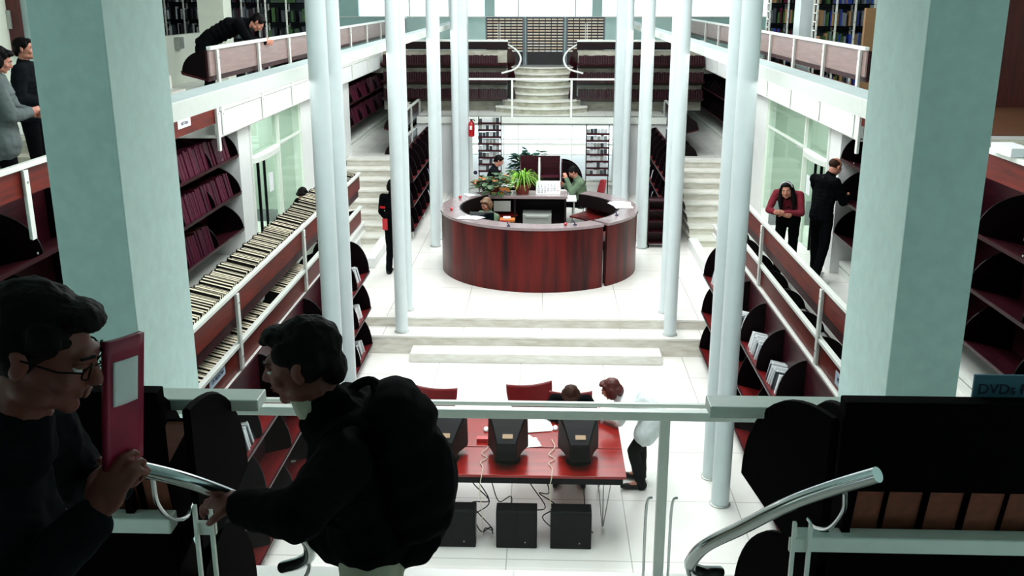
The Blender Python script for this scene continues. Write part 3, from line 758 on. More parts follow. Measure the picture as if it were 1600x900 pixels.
# blue sign on the near right bookcase
m = MB(); m.box(1.215, 1.75, 2.66, 2.668, 4.10, 4.172)
sg = build('shelf_sign', m, 'sign_blue', label='blue DVDs sign standing on the right foreground bookcase', cat='sign')
text('DVDs PL', 0.043, mat_from((1, 0, 0), (0, 0, 1), (0, -1, 0), (1.307, 2.657, 4.130)), 'ink_navy', sg)
# ------------------------------------------------------------------ glazed door portals in the gallery walls
for s, nm, ys, n in ((-1, 'left', (14.72, 16.3, 17.85), 1), (1, 'right', (14.72, 16.1, 18.97), 2)):
    X = SX(s, 4.32); f = Fr((X, 0, 1.30), (s, 0, 0), (0, 1, 0))
    m = MB()
    for y in ys: f.box(m, -0.04, 0.06, 0, 2.12, y-0.03, y+0.03)
    f.box(m, -0.04, 0.06, 2.06, 2.14, ys[0], ys[2]); f.box(m, -0.01, 0.03, 1.52, 1.56, ys[1], ys[2])
    f.box(m, 0.9, 0.94, 0.0, 2.1, ys[0]+0.5, ys[0]+0.56)
    d = struct(f'door_{n}', m, 'white_metal')
    # curved canopy over the leaf
    cm = MB(); pts = []
    for i in range(13):
        a = pi*i/12; pts.append((-0.03-0.09*sin(a), ys[0]+0.03+(ys[1]-ys[0]-0.06)*(1-cos(a))/2))
    poly = pts+[(0.04, ys[1]-0.03), (0.04, ys[0]+0.03)]
    vs0 = [f(u, 1.46, w) for u, w in poly]; vs1 = [f(u, 1.54, w) for u, w in poly]
    n_ = len(poly); cm.add(vs0+vs1, [tuple(range(n_)), tuple(range(n_, 2*n_))]+[(i, (i+1) % n_, n_+(i+1) % n_, n_+i) for i in range(n_)])
    build('curved_transom', cm, 'white_metal', d)
    m = MB(); f.box(m, 0.0, 0.008, 1.56, 2.08, ys[0], ys[1]); f.box(m, 0.0, 0.008, 0.0, 2.08, ys[1], ys[2]); build('glass', m, 'door_glass', d)
    m = MB(); f.box(m, 0.02, 0.03, 0.0, 1.46, ys[0], ys[0]+0.75); f.box(m, 0.02, 0.03, 0.0, 1.46, ys[0]+0.8, ys[1]); build('glass', m, 'door_glass', d)
    m = MB(); f.box(m, 0.0, 0.04, 0.0, 1.46, ys[0]+0.44, ys[0]+0.47); f.box(m, 0.0, 0.04, 0.0, 1.46, ys[0]+0.78, ys[0]+0.805); build('dark_stile', m, 'black_plastic', d)
    m = MB(); m.tube([f(-0.02, 1.50, ys[1]+0.0), f(-0.02, 1.50, ys[1]+0.55)], 0.012, 6); build('closer_arm', m, 'grey_metal', d)
    m = MB(); f.box(m, -0.006, 0.0, 0.85, 1.15, ys[0]+0.95, ys[0]+1.18); build('notice', m, 'paper', d)
    # lit pale corridor surfaces behind the glass
    m = MB(); a, b = sorted((SX(s, 4.45), SX(s, 6.6))); m.box(a, b, 14.3, 14.36, 1.3, 3.42); m.box(a, b, ys[2]+0.5, ys[2]+0.56, 1.3, 3.42)
    struct(f'wall_corridor_{nm}', m, 'door_green')

# ------------------------------------------------------------------ reception desk
DC = Vector((-0.13, 17.61, 0)); R = 1.77
def arc_pts(r, a0, a1, n):
    return [(DC.x+r*cos(radians(a0+(a1-a0)*i/n)), DC.y+r*sin(radians(a0+(a1-a0)*i/n))) for i in range(n+1)]
def ring(mb, r0, r1, z0, z1, a0, a1, n=60, mi=0):
    o_ = arc_pts(r1, a0, a1, n); i_ = arc_pts(r0, a0, a1, n)
    vs = [(x, y, z0) for x, y in o_]+[(x, y, z1) for x, y in o_]+[(x, y, z0) for x, y in i_]+[(x, y, z1) for x, y in i_]
    N = n+1; fs = []
    for i in range(n):
        fs += [(i, i+1, N+i+1, N+i), (2*N+i, 3*N+i, 3*N+i+1, 2*N+i+1), (N+i, N+i+1, 3*N+i+1, 3*N+i), (i, 2*N+i, 2*N+i+1, i+1)]
    fs += [(0, N, 3*N, 2*N), (n, 2*N+n, 3*N+n, N+n)]
    mb.add(vs, fs, mi)
def desk_seg(a0, a1, label, name):
    t = thing(name, (DC.x, DC.y, 0.44), label, 'desk')
    n = max(8, int(abs(a1-a0)/3.5))
    m = MB(); ring(m, R-0.05, R-0.01, 0.44, 1.50, a0, a1, n); build('front_panel', m, 'desk_wood', t, smooth=True)
    m = MB(); ring(m, R-0.33, R+0.01, 1.50, 1.545, a0, a1, n); build('counter_top', m, 'desk_top', t, smooth=True)
    m = MB(); ring(m, R-0.36, R-0.325, 1.30, 1.54, a0, a1, n); build('inner_fascia', m, 'desk_inside', t, smooth=True)
    m = MB(); ring(m, R-0.75, R-0.06, 1.16, 1.19, a0+2, a1-2, n); build('work_surface', m, 'desk_wood', t, smooth=True)
    m = MB(); ring(m, R-0.12, R-0.06, 0.47, 1.15, a0+1, a1-1, n); build('inner_panel', m, 'desk_inside', t, smooth=True)
desk_seg(112, 308, 'large curved dark red wood reception counter at the centre of the hall', 'reception_desk')
desk_seg(311, 418, 'shorter curved wood counter section closing the right of the reception ring', 'reception_desk')
t = thing('storage_island', (-0.3, 18.75, 0.44), 'dark storage unit inside the reception ring carrying plants and a calendar', 'cabinet')
m = MB(); m.box(-1.1, 0.40, 18.5, 19.05, 1.50, 1.56); build('top_board', m, 'desk_top', t, bevel=0.004)
m = MB(); m.box(-1.08, -1.04, 18.52, 19.0, 0.44, 1.5); m.box(0.34, 0.38, 18.52, 19.0, 0.44, 1.5); m.box(-0.62, -0.58, 18.52, 19.0, 0.44, 1.5); m.box(-1.08, 0.38, 19.0, 19.03, 0.44, 1.5)
m.box(-1.04, 0.34, 18.52, 19.0, 1.0, 1.03); m.box(-1.04, 0.34, 18.52, 19.0, 0.44, 0.5); build('carcass', m, 'desk_inside', t)
build('printer', MB().box(-0.45, 0.10, 18.45, 18.85, 1.03, 1.22).box(-0.40, 0.05, 18.40, 18.5, 1.16, 1.20), ['grey_metal'], label='grey printer inside the dark storage unit behind the counter', cat='printer', bevel=0.01)
build('pinned_notice', MB().box(-1.0, -0.68, 18.49, 18.50, 1.26, 1.46), 'grey_metal', label='grey notice fixed to the front of the storage unit below the plants', cat='notice')
# calendar
t = thing('desk_calendar', (0.03, 18.75, 1.56), 'large white desk calendar with a grid of dates on the storage unit', 'calendar')
fc = Fr((0, 18.62, 1.565), (0, 1, 0), (1, 0, 0))
m = MB(); m.prism([(0.0, 0), (0.006, 0), (0.13, 0.24), (0.124, 0.24)], fc, -0.20, 0.26); m.prism([(0.26, 0), (0.266, 0), (0.136, 0.24), (0.13, 0.24)], fc, -0.20, 0.26)
build('page', m, 'paper', t)
cal = MB(); n = 1
for r_ in range(5):
    for c_ in range(7):
        if n > 31: break
        k = 0.17-r_*0.034; u = 0.124*k/0.24-0.002
        p = fc(u-0.003, k, -0.15+c_*0.06)
        vs_, fs_ = text_faces(str(n), 0.042); M_ = mat_from((1, 0, 0), Vector((0, 0.124, 0.24)).normalized(), Vector((0, -0.24, 0.124)).normalized(), p)
        cal.add([M_ @ v for v in vs_], fs_, 0 if c_ < 6 else 1); n += 1
build('date_grid', cal, ['ink_navy', 'red_paint'], t)
# plants
def plant(loc, label, pot_r, pot_h, leaves, lm, potm='terracotta'):
    x, y, z = loc
    t = thing('potted_plant', loc, label, 'plant')
    m = MB(); m.lathe([(pot_r*0.72, z), (pot_r, z+pot_h), (pot_r*1.08, z+pot_h), (pot_r*1.08, z+pot_h+0.02), (pot_r*0.9, z+pot_h+0.02), (pot_r*0.85, z+pot_h-0.02)], (x, y, 0), 20)
    build('pot', m, potm, t, smooth=True)
    for nm, mb, mt in leaves(x, y, z+pot_h): build(nm, mb, mt, t, smooth=True, kind='stuff' if nm in ('foliage', 'leaves') else None)
def spider(x, y, z):
    rnd = random.Random(3); m = MB()
    for i in range(110):
        a = rnd.uniform(0, 2*pi); L = rnd.uniform(0.25, 0.52); hgt = rnd.uniform(0.12, 0.34); wd = 0.014
        pts = []
        for k in range(7):
            q = k/6; rr = L*q; zz = z+hgt*sin(pi*min(q*1.15, 1)*0.75)-0.20*q*q*rnd.uniform(0.6, 1)
            pts.append((rr, zz))
        ca, sa = cos(a), sin(a); vs = []
        for k, (rr, zz) in enumerate(pts):
            w_ = wd*(1-k/6.5); vs += [(x+ca*rr-sa*w_, y+sa*rr+ca*w_, zz), (x+ca*rr+sa*w_, y+sa*rr-ca*w_, zz)]
        m.add(vs, [(2*k, 2*k+1, 2*k+3, 2*k+2) for k in range(6)])
    return [('foliage', m, 'leaf_bright')]
def broad(n, spread, hgt, size, seed, m1, m2, stems=True):
    def fn(x, y, z):
        rnd = random.Random(seed); m = MB(); st = MB()
        for i in range(n):
            a = rnd.uniform(0, 2*pi); rr = spread*sqrt(rnd.random()); p = Vector((x+rr*cos(a), y+rr*0.7*sin(a), z+rnd.uniform(-0.06, hgt)*(1-0.35*rr/spread)))
            sz = size*rnd.uniform(0.6, 1.2); d = Vector((cos(a), sin(a), rnd.uniform(-0.6, 0.5))).normalized(); u = d.cross(Vector((0, 0, 1))).normalized(); nn = u.cross(d)
            vs = [p]+[p+d*sz*(0.5-0.5*cos(2*pi*k/10))*1.0+u*sz*0.42*sin(2*pi*k/10)+nn*sz*0.12*abs(sin(2*pi*k/10)) for k in range(1, 10)]
            m.add(vs, [(0, k, k+1) for k in range(1, 9)], 0 if rnd.random() < 0.7 else 1)
            if i % 3 == 0: st.tube([(x, y, z-0.03), tuple((Vector((x, y, z))+p)/2+Vector((0, 0, 0.03))), tuple(p)], 0.004, 5)
        return [('leaves', m, [m1, m2]), ('stems', st, 'leaf_dark')]
    return fn
plant((-0.46, 18.72, 1.56), 'bright green spider plant in a terracotta pot on the reception unit', 0.16, 0.17, spider, 0)
plant((-1.0, 18.72, 1.56), 'bushy dark leaved plant with reddish undersides left of the spider plant', 0.12, 0.10, broad(120, 0.40, 0.30, 0.13, 5, 'leaf_dark', 'orange_thing'), 0)
plant((-0.38, 23.6, 0.44), 'tall dark green plant in front of the far window', 0.2, 0.35, broad(380, 0.46, 1.02, 0.17, 9, 'leaf_blue', 'leaf_dark'), 0)
# items on the counter
def papers(x, y, z, n, label, sx=0.21, sy=0.30, rot=0.0):
    m = MB(); rnd = random.Random(int(x*100+y*7))
    for i in range(n):
        a = rot+rnd.uniform(-0.25, 0.25); c_, s_ = cos(a), sin(a); dx, dy = rnd.uniform(-0.06, 0.06), rnd.uniform(-0.05, 0.05); zz = z+0.003*i
        q = [(-sx/2, -sy/2), (sx/2, -sy/2), (sx/2, sy/2), (-sx/2, sy/2)]
        vs = [(x+dx+u*c_-v*s_, y+dy+u*s_+v*c_, zz) for u, v in q]+[(x+dx+u*c_-v*s_, y+dy+u*s_+v*c_, zz+0.0025) for u, v in q]
        m.add(vs, [(3, 2, 1, 0), (4, 5, 6, 7), (0, 1, 5, 4), (1, 2, 6, 5), (2, 3, 7, 6), (3, 0, 4, 7)])
    return build('paper_sheets', m, 'paper', label=label, cat='papers')
papers(-1.28, 16.58, 1.545, 5, 'white papers spread on the near left of the reception counter', 0.34, 0.22, -0.4)
papers(-1.42, 18.62, 1.545, 3, 'white papers at the back left of the reception counter', 0.26, 0.22, 0.5)
papers(1.38, 17.75, 1.545, 5, 'white papers on the right section of the reception counter', 0.30, 0.50, 0.2)
t = thing('flat_monitor', (-1.05, 16.75, 1.19), 'dark flat monitor seen from behind inside the left of the counter', 'monitor')
build('screen_case', MB().box(-1.32, -0.90, 16.72, 16.75, 1.30, 1.62), 'screen_dark', t, bevel=0.005); build('stand', MB().box(-1.14, -1.08, 16.76, 16.79, 1.19, 1.4).box(-1.2, -1.02, 16.7, 16.86, 1.19, 1.205), 'black_plastic', t)
for x, y, lab in ((-1.68, 17.2, 'small red clip on the left of the reception counter'), (-1.62, 18.3, 'small red pot at the back left of the counter'), (0.32, 16.05, 'small red tag at the front of the reception counter')):
    m = MB(); m.lathe([(0.012, 1.545), (0.028, 1.56), (0.030, 1.585), (0.010, 1.60)], (x, y, 0), 12); build('desk_clip', m, 'red_paint', label=lab, cat='clip', smooth=True)
for x, y, lab in ((-0.62, 15.98, 'pen on a coiled stand at the front left of the counter'), (0.48, 16.1, 'pen on a coiled stand at the front right of the counter'), (1.22, 16.88, 'dark blue pen lying on the right counter section')):
    m = MB(); m.lathe([(0.03, 1.545), (0.03, 1.56), (0.015, 1.568)], (x, y, 0), 12); m.tube([(x, y, 1.565), (x-0.03, y-0.02, 1.63)], 0.008, 6); build('counter_pen', m, 'ink_navy', label=lab, cat='pen')
for x, y, z, lab in ((-0.72, 17.95, 1.19, 'orange packet on the inner work surface by the staff member'), (0.14, 16.75, 1.19, 'orange telephone on the inner work surface at the right')):
    m = MB(); m.box(x-0.14, x+0.14, y-0.10, y+0.10, z, z+0.05); m.box(x-0.08, x+0.06, y-0.05, y+0.07, z+0.05, z+0.08, 1); build('orange_device', m, ['orange_thing', 'page_white'], label=lab, cat='device', bevel=0.01)
build('chair_shelf_unit', MB().box(0.42, 0.5, 16.62, 16.9, 1.19, 1.40).box(0.30, 0.5, 16.62, 16.66, 1.19, 1.36), 'leaf_blue', label='dark green document holder at the right end of the inner desk', cat='document holder')

# ------------------------------------------------------------------ behind the desk
t = thing('display_unit', (-0.15, 21.5, 0.44), 'burgundy three tier display unit with a pale centre post behind the desk', 'display rack')
for k, z in enumerate((0.82, 1.18, 1.54)):
    for (a, b) in ((-0.58, -0.18), (-0.14, 0.29)):
        f = Fr((0, 21.6, z-0.1), (0, -1, 0), (1, 0, 0)); trough(t, f, 0.34, a, b, [a+0.01, b-0.01], h=0.28, drop=0.09, md='trough_wood', inside='trough_wood', mt='trough_wood')
        build('tier_edge', MB().box(a, b, 21.245, 21.262, z-0.10, z-0.065), 'book_burgundy', t)
build('centre_post', MB().box(-0.18, -0.14, 21.2, 21.24, 0.44, 1.86), 'orange_thing' if False else 'white_metal', t)
build('back_panel', MB().box(-0.58, 0.29, 21.6, 21.63, 0.44, 1.84), 'trough_wood', t)
f = Fr((0.32, 0, 1.25), (1, 0, 0), (0, 1, 0)); t2_ = thing('curved_rack', (0.5, 21.6, 0.44), 'dark curved rack right of the burgundy display unit', 'rack')
trough(t2_, f, 0.48, 21.3, 21.8, [21.31, 21.5, 21.79], h=0.5, drop=0.1); build('leg', MB().box(0.34, 0.38, 21.5, 21.54, 0.44, 1.2), 'black_plastic', t2_)
def mag_rack(x0, x1, y, ztop, zbot, label):
    t = thing('magazine_rack', ((x0+x1)/2, y, 0.44), label, 'rack')
    for x in (x0, x1-0.02):
        build('upright', MB().box(x, x+0.02, y-0.02, y+0.02, 0.44, ztop+0.06), 'black_plastic', t)
    z = zbot
    rnd = random.Random(int(x0*10)+50); m2 = MB(); sm = MB()
    while z < ztop-0.1:
        sm.box(x0, x1, y-0.12, y+0.01, z, z+0.02); sm.box(x0, x1, y-0.13, y-0.12, z, z+0.05)
        x = x0+0.02
        while x < x1-0.09:
            h = rnd.uniform(0.105, 0.138); m2.box(x, x+0.075, y-0.09, y-0.02, z+0.02, z+0.02+h, rnd.choice((0, 0, 1, 2))); x += 0.082
        z += 0.165
    build('shelf', sm, 'trough_wood', t)
    build('leaflets', m2, ['case_silver', 'case_dark', 'grey_metal'], t, kind='stuff')
mag_rack(-1.66, -1.10, 24.0, 2.35, 1.08, 'tall narrow magazine rack at the left of the far window')
mag_rack(0.94, 1.50, 24.0, 2.16, 1.0, 'narrow magazine rack at the right of the far window')
build('window_sill', MB().box(-1.86, 1.63, 24.25, 24.42, 0.72, 0.76), 'marble_step', label='long pale marble sill below the far window', cat='sill')
# fire extinguisher
t = thing('fire_extinguisher', (-1.80, 23.86, 1.95), 'red fire extinguisher hanging on the left square pillar by the window', 'fire extinguisher')
m = MB(); m.lathe([(0.03, 1.93), (0.072, 1.945), (0.078, 1.97), (0.078, 2.22), (0.06, 2.28), (0.03, 2.31), (0.025, 2.34)], (-1.82, 23.92, 0), 18); build('cylinder', m, 'red_paint', t, smooth=True)
m = MB(); m.box(-1.85, -1.79, 23.84, 23.88, 2.34, 2.36); m.tube([(-1.82, 23.84, 2.35), (-1.76, 23.8, 2.36), (-1.73, 23.78, 2.33)], 0.010, 6); build('valve', m, 'black_plastic', t)
m = MB(); m.tube(spline([(-1.79, 23.83, 2.33), (-1.74, 23.80, 2.2), (-1.745, 23.79, 2.05), (-1.76, 23.79, 2.0)]), 0.008, 6); build('hose', m, 'black_plastic', t, smooth=True)
build('instruction_label', MB().box(-1.85, -1.80, 23.775, 23.785, 2.12, 2.21), 'paper', t)
m = MB(); m.lathe([(0.07, 0), (0.07, 0.005)], (0, 0, 0), 20); m.v = [Vector((-1.74+p.x, 24.0-p.z-0.01, 1.05+p.y)) for p in m.v]
sg2 = build('round_sign', m, 'paper', label='small round sign on the left square pillar beside the window', cat='sign')
m = MB(); m.lathe([(0.05, 0), (0.05, 0.003)], (0, 0, 0), 20); m.v = [Vector((-1.74+p.x, 24.0-p.z-0.016, 1.05+p.y)) for p in m.v]; build('symbol', m, 'ink_navy', sg2)
# book cart right
t = thing('book_cart', (2.2, 19.1, 0.44), 'dark book cart on castors parked behind the right columns', 'book cart')
m = MB(); 
for z in (0.52, 0.74, 0.96, 1.18, 1.36): m.box(1.98, 2.5, 19.0, 19.3, z, z+0.02)
m.box(1.98, 2.0, 19.0, 19.3, 0.52, 1.4); m.box(2.48, 2.5, 19.0, 19.3, 0.52, 1.4); m.box(1.98, 2.5, 19.28, 19.3, 0.52, 1.4); build('carcass', m, 'trough_wood', t)
for x in (2.01, 2.47):
    for y in (19.03, 19.27):
        m = MB(); m.tube([(x-0.012, y, 0.475), (x+0.012, y, 0.475)], 0.035, 12); m.tube([(x, y, 0.475), (x, y, 0.53)], 0.008, 6); build('castor', m, 'black_plastic', t)
# small table with laptop and seats
def shell_chair(loc, rot, label, mshell='red_fabric', legs='grey_metal', seat=0.45, wide=0.44, back=0.36, style='fabric'):
    t = thing('chair', loc, label, 'chair', rot=rot)
    def P_(name, m, mt, sm=False):
        me_o = build(name, m, mt, None, org=(0, 0, 0), smooth=sm); me_o.parent = t; me_o.location = (0, 0, 0); return me_o
    w = wide/2
    m = MB(); vs = []; N = 12
    for i in range(N+1):
        for j in range(N+1):
            u = -1+2*i/N; v = -1+2*j/N
            k = (1-0.18*v*v); vs.append((u*w*k*sqrt(1-0.25*v*v), v*0.21*sqrt(1-0.25*u*u), seat+0.02*u*u-0.01*(1-v*v)))
    fs = [(i*(N+1)+j, (i+1)*(N+1)+j, (i+1)*(N+1)+j+1, i*(N+1)+j+1) for i in range(N) for j in range(N)]
    m.add(vs, fs); sh = P_('seat', m, mshell, True); sd = sh.modifiers.new('t', 'SOLIDIFY'); sd.thickness = 0.02
    m = MB(); vs = []
    for i in range(N+1):
        for j in range(N+1):
            u = -1+2*i/N; q = j/N
            wd = w*(0.35+0.75*sin(min(1, q*1.25)*pi/2)) if style == 'ply' else w*(0.75+0.25*sin(q*pi))
            top = 0.02*(1-u*u) if style == 'fabric' else 0.05*(u*u)*(1 if q > 0.6 else 0)
            vs.append((u*wd, -0.20-0.09*q+0.04*u*u, seat+0.02+(back+0.0)*q+top*q))
    m.add(vs, fs); sh = P_('backrest', m, mshell, True); sd = sh.modifiers.new('t', 'SOLIDIFY'); sd.thickness = 0.012 if style == 'ply' else 0.035
    for sx_ in (-1, 1):
        for sy_ in (-1, 1):
            m = MB(); m.tube([(sx_*0.12, sy_*0.12, seat-0.01), (sx_*0.2, sy_*0.2, 0.0)], 0.010, 8); P_('leg', m, legs, True)
    return t
shell_chair((1.0, 21.3, 0.44), 1.8, 'red fabric chair behind the man in the green jacket', seat=0.46, back=0.42)
shell_chair((0.72, 20.92, 0.44), 1.5, 'dark chair the man in the green jacket sits on', 'black_plastic', seat=0.44, back=0.25)
shell_chair((-0.92, 17.12, 0.44), 2.4, 'red backed office chair of the staff member in the ring', seat=0.5, back=0.36)
shell_chair((-1.25, 22.25, 0.44), -1.5, 'dark chair under the dark haired reader behind the plants', 'black_plastic', seat=0.45, back=0.25)
t = thing('reading_table', (0.3, 20.7, 0.44), 'small white reading table in front of the man in the green jacket', 'table')
build('tabletop', MB().box(-0.2, 0.62, 20.1, 21.3, 1.13, 1.16), 'white_paint', t, bevel=0.004)
for x in (-0.15, 0.57):
    for y in (20.15, 21.25): build('leg', MB().box(x-0.015, x+0.015, y-0.015, y+0.015, 0.44, 1.13), 'grey_metal', t)
t = thing('laptop', (0.3, 20.8, 1.16), 'grey laptop open on the small white reading table', 'laptop')
build('keyboard_base', MB().box(0.18, 0.45, 20.6, 20.95, 1.16, 1.18), 'case_dark', t); m = MB(); m.prism([(0.18, 1.18), (0.195, 1.18), (0.10, 1.40), (0.085, 1.40)], lambda u, v, w: Vector((u, w, v)), 20.6, 20.95); build('lid', m, 'grey_metal', t)
t = thing('reading_table', (-0.8, 22.1, 0.44), 'pale reading table in front of the dark haired reader', 'table')
build('tabletop', MB().box(-1.0, -0.62, 21.7, 22.6, 1.13, 1.16), 'white_paint', t)
for x in (-0.97, -0.65):
    for y in (21.75, 22.55): build('leg', MB().box(x-0.015, x+0.015, y-0.015, y+0.015, 0.44, 1.13), 'grey_metal', t)

# ------------------------------------------------------------------ red computer tables, monitors and computers
def hairpin_table(x0, x1, y0, y1, z, label, legs):
    t = thing('computer_table', ((x0+x1)/2, (y0+y1)/2, 0), label, 'table')
    build('tabletop', MB().box(x0, x1, y0, y1, z-0.03, z), 'table_red', t, bevel=0.004)
    build('cable_tray', MB().box(x0+0.03, x1-0.03, y0+0.02, y0+0.12, z-0.10, z-0.035), 'black_plastic', t)
    for (x, y) in legs:
        m = MB()
        m.tube([(x-0.05, y, z-0.03), (x+0.02, y-0.03, 0.012), (x+0.03, y-0.03, 0.012), (x+0.13, y, z-0.03)], 0.006, 6); m.tube([(x+0.03, y+0.12, z-0.03), (x+0.025, y-0.03, 0.012)], 0.006, 6)
        build('hairpin_leg', m, 'grey_metal', t)
hairpin_table(-1.45, 0.80, 8.70, 9.31, 0.74, 'red topped table carrying the monitors, nearer of the pair', [(0.58, 9.06), (-1.25, 9.06)])
hairpin_table(-1.45, 0.80, 9.33, 10.06, 0.74, 'red topped table with keyboards and mice, farther of the pair', [(0.58, 9.9), (-1.25, 9.9)])
def crt(x, label):
    t = thing('crt_monitor', (x, 9.0, 0.74), label, 'monitor')
    m = MB()
    secs = [(9.36, 0.205, 0.02, 0.40), (9.28, 0.205, 0.02, 0.40), (9.24, 0.195, 0.03, 0.385), (9.10, 0.155, 0.05, 0.34), (8.94, 0.115, 0.06, 0.28), (8.88, 0.10, 0.07, 0.25)]
    vs = []; fs = []
    for (y, hw, z0, z1) in [(a-0.10, b, c, d) for a, b, c, d in secs]:
        r_ = 0.02
        ring_ = [(-hw+r_, z0), (hw-r_, z0), (hw, z0+r_), (hw*0.96, z1-r_), (hw*0.90, z1), (-hw*0.90, z1), (-hw*0.96, z1-r_), (-hw, z0+r_)]
        vs += [(x+a, y, 0.78+b) for a, b in ring_]
    for i in range(len(secs)-1):
        for k in range(8): l = (k+1) % 8; fs.append((i*8+k, i*8+l, (i+1)*8+l, (i+1)*8+k))
    fs += [tuple(range(8))[::-1], tuple((len(secs)-1)*8+k for k in range(8))]
    m.add(vs, fs); build('casing', m, 'black_plastic', t, bevel=0.004)
    build('screen', MB().box(x-0.17, x+0.17, 9.26, 9.265, 0.84, 1.13), 'screen_dark', t)
    m = MB(); m.lathe([(0.13, 0.745), (0.13, 0.76), (0.06, 0.78), (0.05, 0.81)], (x, 9.02, 0), 20); build('swivel_base', m, 'black_plastic', t, smooth=True)
    m = MB(); m.prism([(8.832, 1.065), (8.832, 1.060), (8.885, 1.082), (8.885, 1.087)], lambda u, v, w: Vector((w, u, v)), x-0.04, x+0.06); build('rating_label', m, 'ochre', t)
    m = MB()
    for k in range(9): 
        zz = 1.10; m.box(x-0.12+k*0.03, x-0.108+k*0.03, 9.04, 9.10, 1.125, 1.135)
    build('vents', m, 'room_dark', t)
for x, lab in ((-0.98, 'black monitor half hidden behind the backpack'), (-0.365, 'middle black monitor seen from the back on the red tables'), (0.345, 'black monitor in front of the seated woman on the red tables')): crt(x, lab)
def tower(x, label):
    t = thing('computer_case', (x, 8.75, 0), label, 'computer')
    m = MB(); m.prism([(8.60, 0.0), (8.72, 0.0), (8.80, 0.38), (8.78, 0.40), (8.62, 0.40), (8.60, 0.38)], lambda u, v, w: Vector((w, u, v)), x-0.20, x+0.20)
    build('case', m, 'black_plastic', t, bevel=0.008)
    build('rear_ports', MB().box(x+0.20, x+0.203, 8.64, 8.70, 0.1, 0.3), 'grey_metal', t)
    build('badge', MB().box(x+0.08, x+0.09, 8.597, 8.602, 0.06, 0.07), 'page_white', t)
for x, lab in ((-0.86, 'leftmost black computer case on the floor under the red table'), (-0.26, 'middle black computer case on the floor under the red table'), (0.27, 'rightmost black computer case on the floor under the red table')): tower(x, lab)
rc = random.Random(11)
cabs = [(-1.15, -0.95), (-0.62, -0.5), (-0.55, -0.35), (-0.7, -0.6), (-0.02, -0.1), (0.0, 0.1), (0.5, 0.35), (-1.3, -1.15)]
for i, (xa, xb) in enumerate(cabs):
    pts = [(xa, 8.95, 0.66)]
    for k in range(5): pts.append((xa+(xb-xa)*(k+1)/6+rc.uniform(-0.13, 0.13), 8.85+rc.uniform(-0.12, 0.15), max(0.02, 0.55-0.13*k+rc.uniform(-0.1, 0.08))))
    pts.append((xb, 8.78, 0.05 if i % 2 else 0.2))
    build('computer_cable', MB().tube(spline(pts, 6), 0.006, 6), 'black_plastic', smooth=True, label='thin black cable hanging between the red table and the computer cases', cat='cable', group='cables under the red tables')
for x in (-0.60, 0.08):
    pts = [(x, 9.5, 0.75), (x+0.03, 9.3, 0.755), (x-0.03, 9.15, 0.75), (x+0.03, 9.05, 0.75), (x-0.03, 8.95, 0.75), (x, 8.85, 0.75), (x, 8.70, 0.745), (x-0.02, 8.66, 0.6), (x, 8.7, 0.3), (x, 8.75, 0.05)]
    build('white_cable', MB().tube(spline(pts, 5), 0.004, 6), 'page_cream', smooth=True, label='pale coiled cable across the red tables, %s' % ('left one' if x < 0 else 'right one by the seated woman'), cat='cable')
def mouse(x, y, label):
    m = MB(); m.lathe([(0.028, 0.742), (0.030, 0.755), (0.022, 0.770), (0.006, 0.776)], (0, 0, 0), 16); m.v = [Vector((x+p.x*1.0, y+p.y*1.6, p.z)) for p in m.v]
    t = build('computer_mouse', m, 'page_white', smooth=True, label=label, cat='mouse'); build('button_seam', MB().box(x-0.001, x+0.001, y+0.01, y+0.045, 0.771, 0.774), 'grey_metal', t)
mouse(-0.62, 9.72, 'white mouse on the far red table left of the middle monitor'); mouse(0.12, 9.78, 'white mouse on the far red table beside the seated woman')
papers(-0.08, 9.86, 0.742, 3, 'white sheets of paper on the red table by the seated woman', 0.30, 0.34, 0.2)
papers(-0.15, 9.46, 0.742, 2, 'smaller white sheet on the red table between two monitors', 0.20, 0.22, 0.4)
build('red_box', MB().box(-0.70, -0.56, 9.42, 9.50, 0.742, 0.78), 'red_paint', label='little red connector box on the far red table', cat='box')
shell_chair((-0.12, 10.55, 0), pi+0.25, 'empty red shell chair in front of the steps', 'red_shell', seat=0.44, wide=0.50, back=0.36, style='ply')
shell_chair((-1.32, 10.4, 0), pi-0.2, 'red shell chair partly hidden behind the backpack', 'red_shell', seat=0.44, wide=0.50, back=0.36, style='ply')
shell_chair((0.30, 10.45, 0), pi, 'red shell chair the woman at the red table sits on', 'red_shell', seat=0.44, wide=0.46, back=0.30, style='ply')

# ------------------------------------------------------------------ upper level at the far end
def catalogue(x0, x1, label):
    t = thing('card_catalogue', ((x0+x1)/2, 27.9, 3.38), label, 'cabinet')
    y = 27.75
    build('cabinet_body', MB().box(x0-0.04, x1+0.04, y, y+0.45, 3.38, 4.64), ['cabinet_side'], t)
    rows = 12; cols = 6; z0 = 3.72; dz = (4.63-z0)/rows; dx = (x1-x0)/cols
    build('drawer_frame', MB().box(x0, x1, y-0.02, y, 3.38, 4.63), 'drawer_black', t)
    for r_ in range(rows):
        for c_ in range(cols):
            build('drawer', MB().box(x0+dx*c_+0.012, x0+dx*(c_+1)-0.012, y-0.03, y-0.02, z0+dz*r_+0.014, z0+dz*r_+0.046), 'drawer_card', t)
catalogue(-1.66, -0.68, 'left card catalogue cabinet at the top of the far stairs'); catalogue(-0.57, 0.41, 'middle card catalogue cabinet at the top of the far stairs'); catalogue(0.52, 1.50, 'right card catalogue cabinet at the top of the far stairs')
